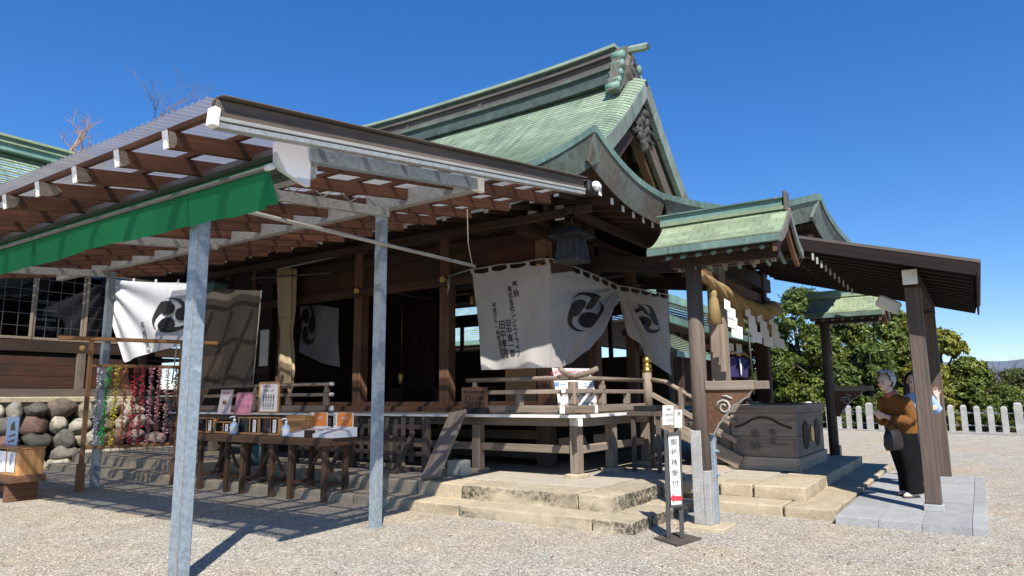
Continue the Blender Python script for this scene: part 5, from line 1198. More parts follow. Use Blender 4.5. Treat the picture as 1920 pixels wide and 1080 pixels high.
# stand sign with arrow
SP = onz(1264, 1012); sn = V((-SP.x, -SP.y, 0)).normalized(); sr = V((-sn.y, sn.x, 0))
ss = thing('stand_sign', SP, 'slim brown stand sign with white panel and red arrow', 'sign')
def sp_(x, y, off=0): return onp(x, y, SP+sn*off, sn)
mb = MB(); bp_ = [onz(*p, .0) for p in ((1226, 1011), (1271, 1026), (1316, 1012), (1270, 1000))]; mb.prism(bp_, (0, 0, .018)); mb.build('base_plate', 'wood_greydark', ss)
for (x0, x1) in ((1254, 1249), (1279, 1272)):
    a, b = sp_(x0, 1012), sp_(x1, 806); a.z = .018; bar('upright', a, b, .045, .035, 'alu_grey', ss, sn); 
c = [sp_(*p, .03) for p in ((1253, 814), (1272, 812), (1278, 948), (1259, 950))]
MB().prism(c, -sn*.02).build('panel', 'paper', ss)
for z0, z1 in ((0, 1), (3, 2)): bar('panel_rail', c[z0]-sr*.01, c[z1]+sr*.01, .04, .03, 'alu_grey', ss)
o = (c[0]+c[1])/2; pdir = ((c[0]+c[1])/2-(c[3]+c[2])/2).normalized(); H_ = (c[0]-c[3]).length
lettering('lettering', '御祈祷受付', H_*.095, o-pdir*.05+sn*.004, sr, pdir, 'ink', ss, True, .0, gap=1.5)
ac = o-pdir*(H_*.89)+sn*.006
MB().prism([ac+sr*k_+pdir*z_ for k_, z_ in ((-.055, 0), (-.02, .045), (-.02, .022), (.055, .022), (.055, -.022), (-.02, -.022), (-.02, -.045))], -sn*.003).build('red_arrow', 'red_ink', ss)
# hanging lantern at the corner of the eave
lp = V((8.85, 4.85, 3.36)); ln = thing('hanging_lantern', lp, 'tapered green copper lantern hanging under the near eave corner', 'lantern')
def sq(c, w, z): return [V((c.x+sx*w, c.y+sy*w, z)) for sx, sy in ((-1, -1), (1, -1), (1, 1), (-1, 1))]
MB().loft([sq(lp, .175, 3.40), sq(lp, .13, 3.76)]).build('lantern_body', 'lantern_metal', ln); MB().loft([sq(lp, .20, 3.37), sq(lp, .20, 3.40)]).build('lantern_base', 'lantern_metal', ln); MB().loft([sq(lp, .28, 3.75), sq(lp, .25, 3.79), sq(lp, .09, 3.9)]).build('lantern_roof', 'lantern_metal', ln)
for sx, sy in ((-1, -1), (1, -1), (-1, 1), (1, 1)): bar('lantern_strut', lp+V((sx*.18, sy*.18, .04)), lp+V((sx*.135, sy*.135, .40)), .03, .03, 'lantern_metal', ln)
for k in range(3): bar('lattice_bar', lp+V((-.17+.11*k+.06, -.172, .08)), lp+V((-.15+.1*k+.05, -.137, .38)), .012, .02, 'lantern_metal', ln); bar('lattice_bar', lp+V((-.172, -.17+.11*k+.06, .08)), lp+V((-.137, -.15+.1*k+.05, .38)), .012, .02, 'lantern_metal', ln)
rod('lantern_hook', [lp+V((0, 0, .57)), lp+V((0, 0, .85))], .012, 'black_iron', ln, 6)
lp2 = onx(405, 545, 8.9); l2 = thing('hanging_lantern', lp2, 'dark square lantern hanging above the shade net on the left', 'lantern')
MB().loft([sq(lp2, .17, lp2.z-.2), sq(lp2, .14, lp2.z+.15)]).build('lantern_body', 'copper_band', l2); MB().loft([sq(lp2, .26, lp2.z+.15), sq(lp2, .1, lp2.z+.3)]).build('lantern_roof', 'copper_dark', l2); rod('lantern_hook', [lp2+V((0, 0, .28)), lp2+V((0, 0, .7))], .012, 'black_iron', l2, 6)
# ================================================================== ROOFED POSTS BESIDE THE STEPS
TILES = {}
def roofed_post(x, y0, ya, yb, zr_, label, base, lower):
    t = thing('roofed_post', (x, y0, base), label, 'roofed post', 'roofed posts flanking the offering box')
    rod('column', [(x, y0, base), (x, y0, 2.92)], .088, 'wood_post', t, 14)
    if lower:
        MB().box((x-.095, y0-.02, base+.0), (x-.02, y0+.097, 1.02), None, .006).build('metal_sleeve', 'granite_fence', t); MB().box((x-.099, y0-.10, base), (x+.03, y0-.022, .60), None, .006).build('stone_sleeve', 'granite_fence', t)
        MB().box((x+.02, y0-.125, base), (x+.09, y0-.06, 1.45), None, .004).build('steel_brace', 'galvanised', t)
        for z in (.55, .8, 1.05, 1.2): MB().tube([(x+.05, y0-.12, z), (x+.05, y0-.165, z)], .014, 6).build('bolt', 'galvanised', t)
        stone('base_stone', (x-.24, y0-.26, -.05), (x+.26, y0+.24, .045), 'granite_tan', t, 5, .004, 3, 3, 2, .02)
    else:
        MB().box((x-.10, y0-.11, base), (x+.10, y0-.02, base+.45), None, .006).build('steel_brace', 'alu_grey', t)
    # bracket arm with carved board
    za = 1.50
    bar('bracket_arm', (x, y0-.08, za), (x, y0-.60, za), .11, .10, 'wood_grey', t); bar('bracket_nose', (x, y0-.60, za), (x, y0-.74, za+.0), .085, .085, 'wood_grey', t)
    edge = [(.09, .99), (.14, .985), (.17, 1.04), (.20, 1.10), (.235, 1.13), (.26, 1.18), (.31, 1.22), (.35, 1.255), (.37, 1.30), (.43, 1.32), (.47, 1.36), (.52, 1.38), (.56, 1.45)]
    MB().prism([(x-.03, y0-.088, 1.449)]+[(x-.03, y0-a, z) for a, z in edge], (.06, 0, 0)).build('carved_board', 'wood_brown', t)
    for i in range(len(edge)-1): bar('painted_edge', (x, y0-edge[i][0]-.004, edge[i][1]-.004), (x, y0-edge[i+1][0]-.004, edge[i+1][1]-.004), .064, .007, 'pale_wall', t, ch=0)
    sp = [V((x-.034, y0-.27+.085*(1-k/16)*cos(k*.75), 1.27+.085*(1-k/16)*sin(k*.75))) for k in range(13)]
    MB().tube(sp, [.013]*6+[.011]*7, 6).build('carved_scroll', 'pale_wall', t, True); MB().tube([V((x-.034, y0-.36, 1.36)), V((x-.034, y0-.30, 1.39)), V((x-.034, y0-.26, 1.385))], .012, 6).build('carved_scroll', 'pale_wall', t, True)
    # beam, rafters and tiled gable roof
    bar('roof_beam', (x, ya-.08, zr_-.42), (x, yb+.12, zr_-.42), .14, .16, 'wood_dark', t); bar('ridge_beam', (x, ya-.06, zr_-.10), (x, yb+.06, zr_-.10), .1, .1, 'wood_dark', t)
    W_, H_ = .54, .37
    def sl(s, d): tt = d/W_; return V((x+s*d, 0, zr_-H_*(1-(1-tt)**1.55)))
    for s in (-1, 1):
        n = 7
        for k in range(n):
            a, b = sl(s, W_*(k+.02)/n), sl(s, W_*(k+1)/n); fl = (b-a); L = fl.length; wd = .165; y = yb+(.0 if k % 2 else -.08); ang = math.atan2(fl.z, fl.x)
            while y < ya:
                y0_, y1_ = max(y, yb), min(y+wd, ya)
                if y1_-y0_ > .02:
                    key = (round(L, 3), round(y1_-y0_, 3))
                    if key not in TILES: TILES[key] = MB().box((-L/2-.012, -(y1_-y0_)/2+.003, -.006), (L/2+.004, (y1_-y0_)/2-.003, .009)).mesh('roof_tile', 'copper_tile')
                    o = link('roof_tile', TILES[key], t); c = (a+b)/2; o.matrix_basis = Matrix.Translation((c.x, (y0_+y1_)/2, c.z+.030)) @ Matrix.Rotation(-ang, 4, 'Y')
                y += wd
        mb = MB(); mb.loft([[sl(s, W_*k/8)+V((0, yy, dz)) for k in range(9)]+[sl(s, W_*k/8)+V((0, yy, dz2)) for k in range(8, -1, -1)] for yy, dz, dz2 in ((yb-.02, .022, -.07), (yb+.005, .022, -.07))]); mb.build('verge_edge', 'copper_verge', t)
        mb = MB(); mb.loft([[sl(s, W_*k/8)+V((0, yy, .018)) for k in range(9)]+[sl(s, W_*k/8)+V((0, yy, -.03)) for k in range(8, -1, -1)] for yy in (yb+.006, ya)]); mb.build('roof_deck', 'wood_dark', t)
        e = sl(s, W_); bar('eave_fascia', (e.x+s*.004, yb-.01, e.z-.025), (e.x+s*.004, ya+.005, e.z-.025), .03, .075, 'copper_band', t)
        bar('inner_eave', (x+s*.44, yb+.1, e.z-.05), (x+s*.34, ya-.05, e.z-.05), .05, .07, 'wood_dark', t)
        y = yb+.18
        while y < ya-.05: MB().tube([(x+s*.50, y, e.z-.10), (x+s*.28, y, e.z-.02)], .024, 8).build('rafter_end', 'copper_band', t, True); y += .165
        mb = MB(); mb.loft([[sl(s, .02+(W_-.04)*k/6)+V((0, yy, -.075)) for k in range(7)]+[sl(s, .02+(W_-.04)*k/6)+V((0, yy, -.16)) for k in range(6, -1, -1)] for yy in (yb+.03, yb+.07)]); mb.build('barge_board', 'wood_brown', t)
    MB().box((x-.075, yb+.03, zr_+.0), (x+.075, ya+.02, zr_+.04)).build('ridge_course', 'copper_tile', t); MB().box((x-.055, yb+.05, zr_+.04), (x+.055, ya+.03, zr_+.12)).build('ridge_box', 'copper_teal', t); MB().box((x-.085, yb+.035, zr_+.12), (x+.085, ya+.06, zr_+.135)).build('ridge_cap', 'copper_band', t)
    MB().box((x-.085, yb+.0, zr_-.02), (x+.085, yb+.034, zr_+.20), None, .012).build('ridge_end', 'copper_brown', t)
    y = yb+.15
    while y < ya-.15: slab('beam_peg', (x-.075, y, zr_-.545), (x-.02, y+.05, zr_-.505), 'wood_grey', t); y += .17
roofed_post(7.5, 2.56, 2.88, 1.50, 3.33, 'near weathered post with small green gable roof and scrolled bracket', .045, True)
roofed_post(14.3, 2.36, 2.60, 1.30, 3.22, 'far dark post with small green gable roof beyond the offering box', .0, False)
# ================================================================== BROWN ENTRANCE CANOPY ON TWO POSTS
ec = thing('entrance_canopy', (11, .6, 0), 'dark brown lean-to entrance roof over the granite landing on two posts', 'canopy')
def ez(y): return 2.80+.285*(y+.1)
EXA, EXB, EYA, EYB = 8.86, 13.35, -.10, 1.62
EYC = 3.0
for px, X, fy in ((9.38, 9.38, .55), (12.52, 12.52, .55)):
    MB().box((X-.10, fy-.10, .085), (X+.10, fy+.10, .16), None, .006).build('stone_foot', 'granite_grey', ec)
    slab('post', (X-.082, fy-.082, .16), (X+.082, fy+.082, ez(fy)-.34), 'wood_post', ec, .01)
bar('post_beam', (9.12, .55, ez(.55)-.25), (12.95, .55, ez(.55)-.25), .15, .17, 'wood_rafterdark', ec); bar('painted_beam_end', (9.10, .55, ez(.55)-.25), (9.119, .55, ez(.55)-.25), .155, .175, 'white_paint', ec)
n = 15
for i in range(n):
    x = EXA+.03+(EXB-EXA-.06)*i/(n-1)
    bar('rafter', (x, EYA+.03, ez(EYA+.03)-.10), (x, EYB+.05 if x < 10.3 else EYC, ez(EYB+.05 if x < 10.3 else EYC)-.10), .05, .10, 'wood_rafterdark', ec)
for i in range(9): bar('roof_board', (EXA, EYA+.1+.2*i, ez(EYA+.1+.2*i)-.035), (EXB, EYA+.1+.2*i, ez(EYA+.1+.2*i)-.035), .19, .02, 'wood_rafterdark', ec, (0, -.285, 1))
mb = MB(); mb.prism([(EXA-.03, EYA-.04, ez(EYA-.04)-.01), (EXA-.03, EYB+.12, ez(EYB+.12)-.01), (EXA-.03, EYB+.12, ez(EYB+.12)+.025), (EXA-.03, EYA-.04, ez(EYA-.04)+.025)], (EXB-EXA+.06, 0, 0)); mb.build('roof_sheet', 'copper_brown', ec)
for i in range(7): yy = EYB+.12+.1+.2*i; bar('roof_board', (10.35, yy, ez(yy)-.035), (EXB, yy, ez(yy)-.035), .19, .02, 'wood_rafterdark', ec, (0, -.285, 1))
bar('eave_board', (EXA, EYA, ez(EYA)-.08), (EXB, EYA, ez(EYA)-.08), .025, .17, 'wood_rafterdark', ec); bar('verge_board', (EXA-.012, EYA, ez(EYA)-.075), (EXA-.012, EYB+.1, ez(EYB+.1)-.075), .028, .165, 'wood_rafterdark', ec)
for i in range(10):
    p = onp(1524+8.2*i, 480+7.2*i, (0, 1.45, 0), (0, 1, 0)); MB().box((p.x-.012, 1.44, p.z-.05), (p.x+.012, 1.46, p.z+.03)).build('hook', 'pale_wall', ec)
mb = MB(); q = onp(1693, 540, (9.4, .75, 0), (-.83, -.56, 0)); mb.box((-.05, -.13, -.075), (.05, .13, .075), Matrix.Translation((9.42, .82, ez(.55)-.52)) @ Matrix.Rotation(.5, 4, 'X'), .02); fl_ = mb.build('flood_lamp', 'beige_plastic'); tag(fl_, 'beige lamp unit fixed to the near post of the brown canopy', 'lamp')
# ================================================================== STRAW ROPE
r0, r1 = ony(1312, 512, PCY-.22), ony(1456, 578, PCY-.22)
sr_ = thing('straw_rope', (r0+r1)/2, 'thick twisted straw rope with paper streamers hanging over the offering box', 'straw rope')
ctl = [r0, ony(1345, 540, PCY-.22), ony(1385, 572, PCY-.22), ony(1425, 590, PCY-.22), r1]
def rope_c(t): return bez(ctl, t)
for k in range(3):
    pts = []; rad = []
    for i in range(41):
        t = i/40; R_ = .04+.125*sin(pi*min(1, t*.62+.0))**1.2*(1 if t < .93 else 1-.4*(t-.93)/.07); a = t*15+k*2*pi/3
        c = rope_c(t); R2 = R_*(1 if t < .96 else 1-(t-.96)*6); pts.append(c+V((0, cos(a)*R2*.5, sin(a)*R2*.5))); rad.append(R2*.66)
    MB().tube(pts, rad, 10).build('rope_strand', 'straw_rope', sr_, True)
for px, py, ln_ in ((1337, 545, .50), (1381, 562, .52), (1436, 580, .5)):
    p = ony(px, py, PCY-.22); mb = MB(); mb.tube([p, p+V((0, 0, -.06)), p+V((0, 0, -.09)), p+V((0, 0, -.14)), p+V((0, 0, -ln_))], [.045, .06, .045, .065, .115], 12); o = mb.build('tassel', 'straw_rope', sr_, True)
for px, py, w in ((1358, 560, .15), (1397, 575, .15), (1419, 586, .16), (1441, 592, .15)):
    p = ony(px, py, PCY-.32); mb = MB(); z = p.z; x = p.x; s = 1
    for k in range(4):
        ww = w*(.55+.16*k); hh = .15+.01*k; off = .05*k*.9
        hx = V((.42, -.90, 0)); b0 = V((p.x, p.y, z))+hx*(x-p.x+off); mb.prism([b0, b0+hx*ww-V((0, 0, .05)), b0+hx*(ww-.01)-V((.02, .01, .05+hh)), b0-hx*.01-V((.02, .01, hh))], (.004, 0, 0)); z -= hh*.82; x += (-.05 if k % 2 else .0)
    mb.build('paper_streamer', 'paper', sr_)
# ================================================================== OFFERING BOX
ob = thing('offering_box', (11.9, 2.75, .28), 'large weathered wooden offering box with carved front on the stone steps', 'offering box')
BX0, BX1, BY0, BY1, BZ0 = 10.92, 13.0, 2.30, 3.26, .281
def tap(z): return .05*(z-BZ0)/.95
for (nm, z0, z1, o_, mat) in (('base_board', BZ0, BZ0+.19, .035, 'wood_pale'), ('lower_board', BZ0+.19, BZ0+.50, 0, 'wood_grey'), ('upper_board', BZ0+.503, BZ0+.84, 0, 'wood_grey'), ('top_rim', BZ0+.843, BZ0+.965, .025, 'wood_grey')):
    w = .05 if nm != 'top_rim' else .08
    slab(nm, (BX0-o_, BY0-o_, z0), (BX0-o_+w, BY1+o_, z1), mat, ob, .006); slab(nm, (BX1+o_-w, BY0-o_, z0), (BX1+o_, BY1+o_, z1), mat, ob, .006)
    slab(nm, (BX0-o_+w+.001, BY0-o_+.002, z0), (BX1+o_-w-.001, BY0-o_+w, z1-.002), mat, ob, .006); slab(nm, (BX0-o_+w+.001, BY1+o_-w, z0), (BX1+o_-w-.001, BY1+o_, z1-.002), mat, ob, .006)
for k in range(14): slab('grate_bar', (BX0+.12+k*.14, BY0+.06, BZ0+.88), (BX0+.17+k*.14, BY1-.06, BZ0+.93), 'wood_greydark', ob)
for y in (BY0+.03, BY1-.09): slab('corner_stile', (BX0-.012, y, BZ0+.195), (BX0-.001, y+.07, BZ0+.46), 'wood_grey', ob)
arc = [(-.42, .62), (-.30, .66), (-.22, .70), (-.14, .75), (-.05, .775), (.05, .775), (.14, .75), (.22, .70), (.30, .66), (.42, .62)]
cy = (BY0+BY1)/2
for i in range(len(arc)-1): bar('carved_arch', (BX0-.004, cy-arc[i][0], BZ0+arc[i][1]), (BX0-.004, cy-arc[i+1][0], BZ0+arc[i+1][1]), .012, .03, 'wood_dark', ob, ch=0)
lettering('lettering', '奉', .16, (BX0-.004, cy+.12, BZ0+.60), (0, -1, 0), (0, 0, 1), 'wood_greydark', ob, True); lettering('lettering', '納', .16, (BX0-.004, cy+.12, BZ0+.42), (0, -1, 0), (0, 0, 1), 'wood_greydark', ob, True); lettering('lettering', '寿会', .12, (BX0-.004, cy-.14, BZ0+.6), (0, -1, 0), (0, 0, 1), 'wood_greydark', ob, True)
MB().tube([(12.0, BY0-.004, .78), (12.0, BY0-.02, .78)], .13, 14).build('gilt_crest', 'brass', ob); 
for s in (-1, 1): MB().tube([(12.0+s*.45, BY0-.004, .78), (12.0+s*.45, BY0-.014, .78)], .22, 12).build('dark_crest', 'wood_dark', ob)
for z in (.31, .36, .43): MB().tube([(BX0-.036, BY0+.0, z), (BX0-.043, BY0+.0, z)], .009, 6).build('nail', 'black_iron', ob)
# ================================================================== STONE POST FENCE
FA, FB = onz(1575, 806.5), onz(1910, 817); fd = (FB-FA); per = fd/ (335/22.6)
fe = thing('stone_fence', (FA+FB)/2, 'pale fence of lettered granite posts along the edge of the yard', 'fence')
for k in range(-9, 38):
    p = FA+per*k; h = .96+(.13 if k % 6 == 3 else 0)+rnd.uniform(-.03, .03); w = .09 if k % 6 != 3 else .115
    mb = MB(); mb.loft([[V((p.x+sx*w, p.y+sy*w, z)) for sx, sy in ((-1, -1), (1, -1), (1, 1), (-1, 1))] for z in (0, h-.06)]+[[V((p.x+sx*w*f, p.y+sy*w*f, h)) for sx, sy in ((-1, -1), (1, -1), (1, 1), (-1, 1))] for f in (.55,)]); mb.build('fence_post', 'granite_fence', fe)
for z in (.72, .30):
    a, b = FA+per*-9, FA+per*37; rod('fence_rail', [V((a.x, a.y, z)), V((b.x, b.y, z))], .022, 'galvanised', fe, 6)
a, b = FA+per*-9.4, FA+per*37.4; bar('fence_kerb', V((a.x, a.y, .03)), V((b.x, b.y, .03)), .3, .07, 'granite_fence', fe)
# ================================================================== PEOPLE
def union(mb, name, mat, parent, voxel=.009, it=3):
    """weld overlapping closed shapes into one continuous skin"""
    me = mb.mesh(name, mat); o = bpy.data.objects.new(name, me); COL.objects.link(o)
    m = o.modifiers.new('r', 'REMESH'); m.mode = 'VOXEL'; m.voxel_size = voxel; m.use_smooth_shade = True
    s = o.modifiers.new('s', 'SMOOTH'); s.iterations = it; s.factor = .5
    bpy.context.view_layer.update()
    nm = bpy.data.meshes.new_from_object(o.evaluated_get(bpy.context.evaluated_depsgraph_get())); bpy.data.objects.remove(o)
    nm.materials.clear(); nm.materials.append(MATS[mat]); nm.polygons.foreach_set('use_smooth', [True]*len(nm.polygons)); nm.name = name
    return link(name, nm, parent)
class Fig:
    """a figure's own frame: a forward, b to the figure's left, z up"""
    def __init__(s, base, fwd): s.o = V(base); s.f = V((fwd[0], fwd[1], 0)).normalized(); s.s = V((-s.f.y, s.f.x, 0))
    def p(s, a, b, z): return s.o+s.f*a+s.s*b+V((0, 0, z))
    def ring(s, a, b, z, rf, rs, n=20, tilt=0.): return [s.p(a+rf*cos(t), b+rs*sin(t), z+tilt*rf*cos(t)) for t in [2*pi*k/n for k in range(n)]]
    def rot(s): return Matrix(((s.f.x, s.s.x, 0), (s.f.y, s.s.y, 0), (0, 0, 1)))
    def ell(s, mb, a, b, z, ra, rb, rz, n=14, m=10): return mb.ell(s.p(a, b, z), (ra, rb, rz), n, m, s.rot())
def hand(F, mb, wrist, d, palm_n, open_=.3, sc=1.):
    """palm with four unequal fingers and a thumb, each bent at two joints"""
    d = V(d).normalized(); n = V(palm_n)-d*V(palm_n).dot(d); n.normalize(); w = d.cross(n); c = V(wrist)
    for j in (-1.5, -.5, .5, 1.5): mb.tube([c+w*j*.010*sc, c+d*.045*sc+w*j*.017*sc, c+d*.085*sc+w*j*.019*sc], [.016*sc, .016*sc, .013*sc], 8)
    for j, L in ((-1.5, .060), (-.5, .074), (.5, .078), (1.5, .068)):
        b = c+d*.082*sc+w*j*.020*sc; k1 = b+(d*.9+n*open_).normalized()*L*.45*sc; k2 = k1+(d*.6+n*(open_*2.2)).normalized()*L*.32*sc; k3 = k2+(d*.25+n*(open_*3)).normalized()*L*.26*sc
        mb.tube([b-d*.01, k1, k2, k3], [.0105*sc, .0095*sc, .0085*sc, .007*sc], 8)
    b = c+d*.03*sc+w*.030*sc; mb.tube([c+d*.01+w*.012*sc, b, b+(d*.6+w*.8+n*.3).normalized()*.035*sc, b+(d*.95+w*.5+n*.55).normalized()*.062*sc], [.015*sc, .014*sc, .0115*sc, .009*sc], 8)
def head(F, mb, a, b, z, sc=1., yaw=0.):
    G = Fig(F.p(a, b, z), (Matrix.Rotation(yaw, 3, 'Z') @ F.f)); e = lambda *q: G.ell(mb, *[x*sc for x in q])
    e(-.005, 0, .025, .095, .076, .098); e(.03, 0, -.045, .062, .054, .070); e(.045, 0, -.085, .038, .036, .030); e(.085, 0, -.012, .020, .013, .028); e(.098, 0, -.022, .014, .014, .012)
    e(.072, .03, -.03, .022, .020, .022); e(.072, -.03, -.03, .022, .020, .022); e(.078, 0, -.058, .014, .026, .009); e(.07, .034, .024, .02, .025, .008); e(.07, -.034, .024, .02, .025, .008)
    for s in (-1, 1): e(-.005, s*.078, -.005, .020, .008, .032)
    return G
def face_bits(G, parent, sc=1.):
    for s in (-1, 1):
        mb = MB(); G.ell(mb, .082*sc, s*.032*sc, .006*sc, .010*sc, .014*sc, .006*sc, 10, 6); mb.build('eye', 'eye', parent, True)
        mb = MB(); G.ell(mb, .084*sc, s*.034*sc, .030*sc, .008*sc, .020*sc, .004*sc, 10, 6); mb.build('eyebrow', 'hair_dark' if sc < .99 else 'hair_grey', parent, True)
    mb = MB(); G.ell(mb, .086*sc, 0, -.060*sc, .008*sc, .021*sc, .006*sc, 10, 6); mb.build('mouth', 'lips', parent, True)
def hair(G, parent, mat, cut, R=(.112, .094, .118), off=(-.022, 0, .036), wave=.05, sc=1.):
    bm = bmesh.new(); bmesh.ops.create_icosphere(bm, subdivisions=5, radius=1.)
    bmesh.ops.delete(bm, geom=[v for v in bm.verts if cut(v.co)], context='VERTS')
    for v in bm.verts:
        p = v.co; k = 1+wave*(sin(p.x*9+p.z*7)*sin(p.y*11)+.6*sin(p.z*23+p.y*9)); q = V((off[0]+p.x*R[0]*k, off[1]+p.y*R[1]*k, off[2]+p.z*R[2]*k))*sc; v.co = G.p(q.x, q.y, q.z)
    me = bpy.data.meshes.new('hair'); bm.to_mesh(me); bm.free(); me.materials.append(MATS[mat]); me.polygons.foreach_set('use_smooth', [True]*len(me.polygons)); return link('hair', me, parent)
def shoe(F, a, b, parent, mat):
    mb = MB(); z = .0
    mb.loft([F.ring(a+.03, b, .018, .125, .045), F.ring(a+.03, b, .035, .124, .045), F.ring(a+.02, b, .06, .105, .042), F.ring(a-.03, b, .085, .06, .038)]); mb.build('shoe', mat, parent, True)
    MB().loft([F.ring(a+.03, b, 0.002, .128, .047), F.ring(a+.03, b, .019, .129, .048)]).build('shoe_sole', 'shoe_sole', parent)
# --- elderly visitor in the tweed jacket
PB = onz(1705, 931, .0875); PB.z = .0878
imgL = V((-sin(YAW), cos(YAW), 0)); toC = V((-cos(YAW), -sin(YAW), 0))
F = Fig(PB, imgL*.93+toC*.30)
lady = thing('person', PB, 'grey-haired person in an ochre tweed jacket and black trousers standing by the offering box', 'person')
mb = MB()
mb.tube([F.p(.20, 0, 1.40), F.p(.165, 0, 1.33), F.p(.13, 0, 1.25)], [.052, .054, .07], 12)
mb.loft([F.ring(.11, 0, 1.27, .06, .10), F.ring(.09, 0, 1.20, .09, .15), F.ring(.07, 0, 1.05, .10, .14), F.ring(.05, 0, .92, .10, .14), F.ring(.04, 0, .80, .10, .15)])
for s, aF in ((1, .02), (-1, -.09)):
    mb.tube([F.p(.04, s*.08, .84), F.p(.02+aF*.5, s*.085, .45), F.p(aF-.02, s*.085, .10), F.p(aF+.03, s*.085, .05)], [.08, .055, .038, .035], 10)
    mb.tube([F.p(.10, s*.16, 1.22), F.p(.075, s*.215, .98), F.p(.27, s*.085, 1.00), F.p(.33, s*.05, 1.025)], [.055, .042, .033, .028], 10)
    hand(F, mb, F.p(.325, s*.045, 1.02), F.f*.85+V((0, 0, .35))-F.s*s*.45, -F.s*s*.8+V((0, 0, .4)), .55, .92)
G = head(F, mb, .225, 0, 1.455, .98, .12)
union(mb, 'body', 'skin_old', lady, .0065, 3); face_bits(G, lady, .99)
hair(G, lady, 'hair_grey', lambda p: p.x > .34+.25*max(0, p.z-.15) and p.z < .62 or p.z < -.74 or (p.x > .06 and p.z < -.25), (.128, .108, .132), wave=.07)
mb = MB()
mb.loft([F.ring(.0, 0, .795, .175, .205), F.ring(.01, 0, .86, .178, .21), F.ring(.035, 0, 1.0, .165, .205), F.ring(.06, 0, 1.12, .15, .20), F.ring(.085, 0, 1.21, .125, .19), F.ring(.105, 0, 1.265, .10, .15), F.ring(.13, 0, 1.305, .075, .085)])
for s in (1, -1): mb.tube([F.p(.10, s*.13, 1.235), F.p(.09, s*.185, 1.15), F.p(.07, s*.225, .985), F.p(.12, s*.20, .955), F.p(.285, s*.09, 1.0)], [.085, .088, .074, .07, .056], 14)
union(mb, 'tweed_jacket', 'tweed', lady, .010, 4)
mb = MB(); mb.tube([F.p(.135, 0, 1.29), F.p(.165, 0, 1.345)], [.085, .066], 14); mb.build('collar', 'lips', lady, True)
mb = MB(); mb.loft([F.ring(.03, 0, .72, .15, .185), F.ring(.03, 0, .84, .14, .175)])
for s, aF in ((1, .02), (-1, -.09)): mb.loft([F.ring(.03, s*.075, .80, .14, .115), F.ring(.02+aF*.4, s*.085, .55, .135, .11), F.ring(aF-.005, s*.10, .28, .120, .088), F.ring(aF-.01, s*.105, .05, .118, .085)])
union(mb, 'trousers', 'trousers', lady, .012, 4)
shoe(F, .03, .09, lady, 'shoe_beige'); shoe(F, -.08, -.09, lady, 'shoe_beige')
hb = thing('handbag', F.p(.33, .15, .6), 'dark leather handbag hanging from the arm of the tweed-jacketed person', 'handbag')
mb = MB(); mb.loft([F.ring(.33, .15, .60, .12, .05, 16), F.ring(.33, .15, .66, .15, .07, 16), F.ring(.33, .15, .78, .14, .06, 16), F.ring(.33, .15, .86, .11, .03, 16)]); mb.build('bag_body', 'leather_dark', hb, True)
for o_ in (-.02, .02): MB().tube([F.p(.24, .15+o_, .84), F.p(.25, .14+o_, .96), F.p(.27, .11+o_, 1.05), F.p(.31, .14+o_, .96), F.p(.42, .15+o_, .84)], .009, 6).build('bag_strap', 'leather_dark', hb, True)
# --- companion half hidden behind the post
P2B = onz(1731, 914, .0875); P2B.z = .0878
F = Fig(P2B, imgL*.66+toC*.75)
wm = thing('person', P2B, 'dark-haired person in a pale blue shirt with one hand raised behind the post', 'person')
pn = -toC
def W2(x, y, off=0.): return onp(x, y, P2B+toC*off, toC)
hd = W2(1711, 716); hz = hd.z-P2B.z; la = (hd-P2B).dot(F.f); lb_ = (hd-P2B).dot(F.s)
mb = MB(); mb.tube([F.p(la, lb_, hz-.06), F.p(la*.9, lb_*.85, hz-.13), F.p(la*.7, lb_*.6, hz-.2)], [.05, .05, .07], 12)
mb.loft([F.ring(la*.7, lb_*.6, hz-.2, .07, .11), F.ring(la*.6, lb_*.5, hz-.28, .09, .15), F.ring(.03, lb_*.3, hz-.5, .09, .13), F.ring(.0, 0, hz-.68, .10, .15)])
for s in (1, -1): mb.tube([F.p(0, s*.08, .82), F.p(.02, s*.085, .45), F.p(0, s*.085, .05)], [.085, .055, .038], 10)
el, wr = W2(1760, 772, .10), W2(1757, 742, .12)
sh = F.p(la*.6, lb_*.5+.17, hz-.24)
mb.tube([sh, el, wr], [.05, .038, .027], 10); hand(F, mb, wr-V((0, 0, .01)), V((0, 0, 1))+F.f*.12-F.s*.2, toC+F.s*-.3, .35, .95)
sh2 = F.p(la*.6, lb_*.5-.17, hz-.24); e2 = W2(1712, 790, .16); w2 = W2(1738, 766, .22); mb.tube([sh2, e2, w2], [.05, .036, .026], 10); hand(F, mb, w2, F.s*1.+V((0, 0, .15)), -F.f, .35, .9)
G = head(F, mb, la, lb_, hz, .95, .15)
union(mb, 'body', 'skin', wm, .0065, 3); face_bits(G, wm, .95)
hair(G, wm, 'hair_dark', lambda p: p.x > .28 and p.z < .72 or p.z < -.75 or (p.x > .05 and p.z < -.1 and abs(p.y) < .75), (.118, .100, .122), sc=.96)
mb = MB()
for s in (1, -1): mb.tube([G.p(-.04, s*.075, .02), G.p(-.02, s*.09, -.10), G.p(.0, s*.10, -.22), G.p(.02, s*.09, -.30)], [.05, .05, .042, .015], 10, True, .7)
mb.tube([G.p(-.08, 0, .02), G.p(-.10, 0, -.12), G.p(-.10, 0, -.28)], [.08, .08, .04], 10); union(mb, 'long_hair', 'hair_dark', wm, .01, 3)
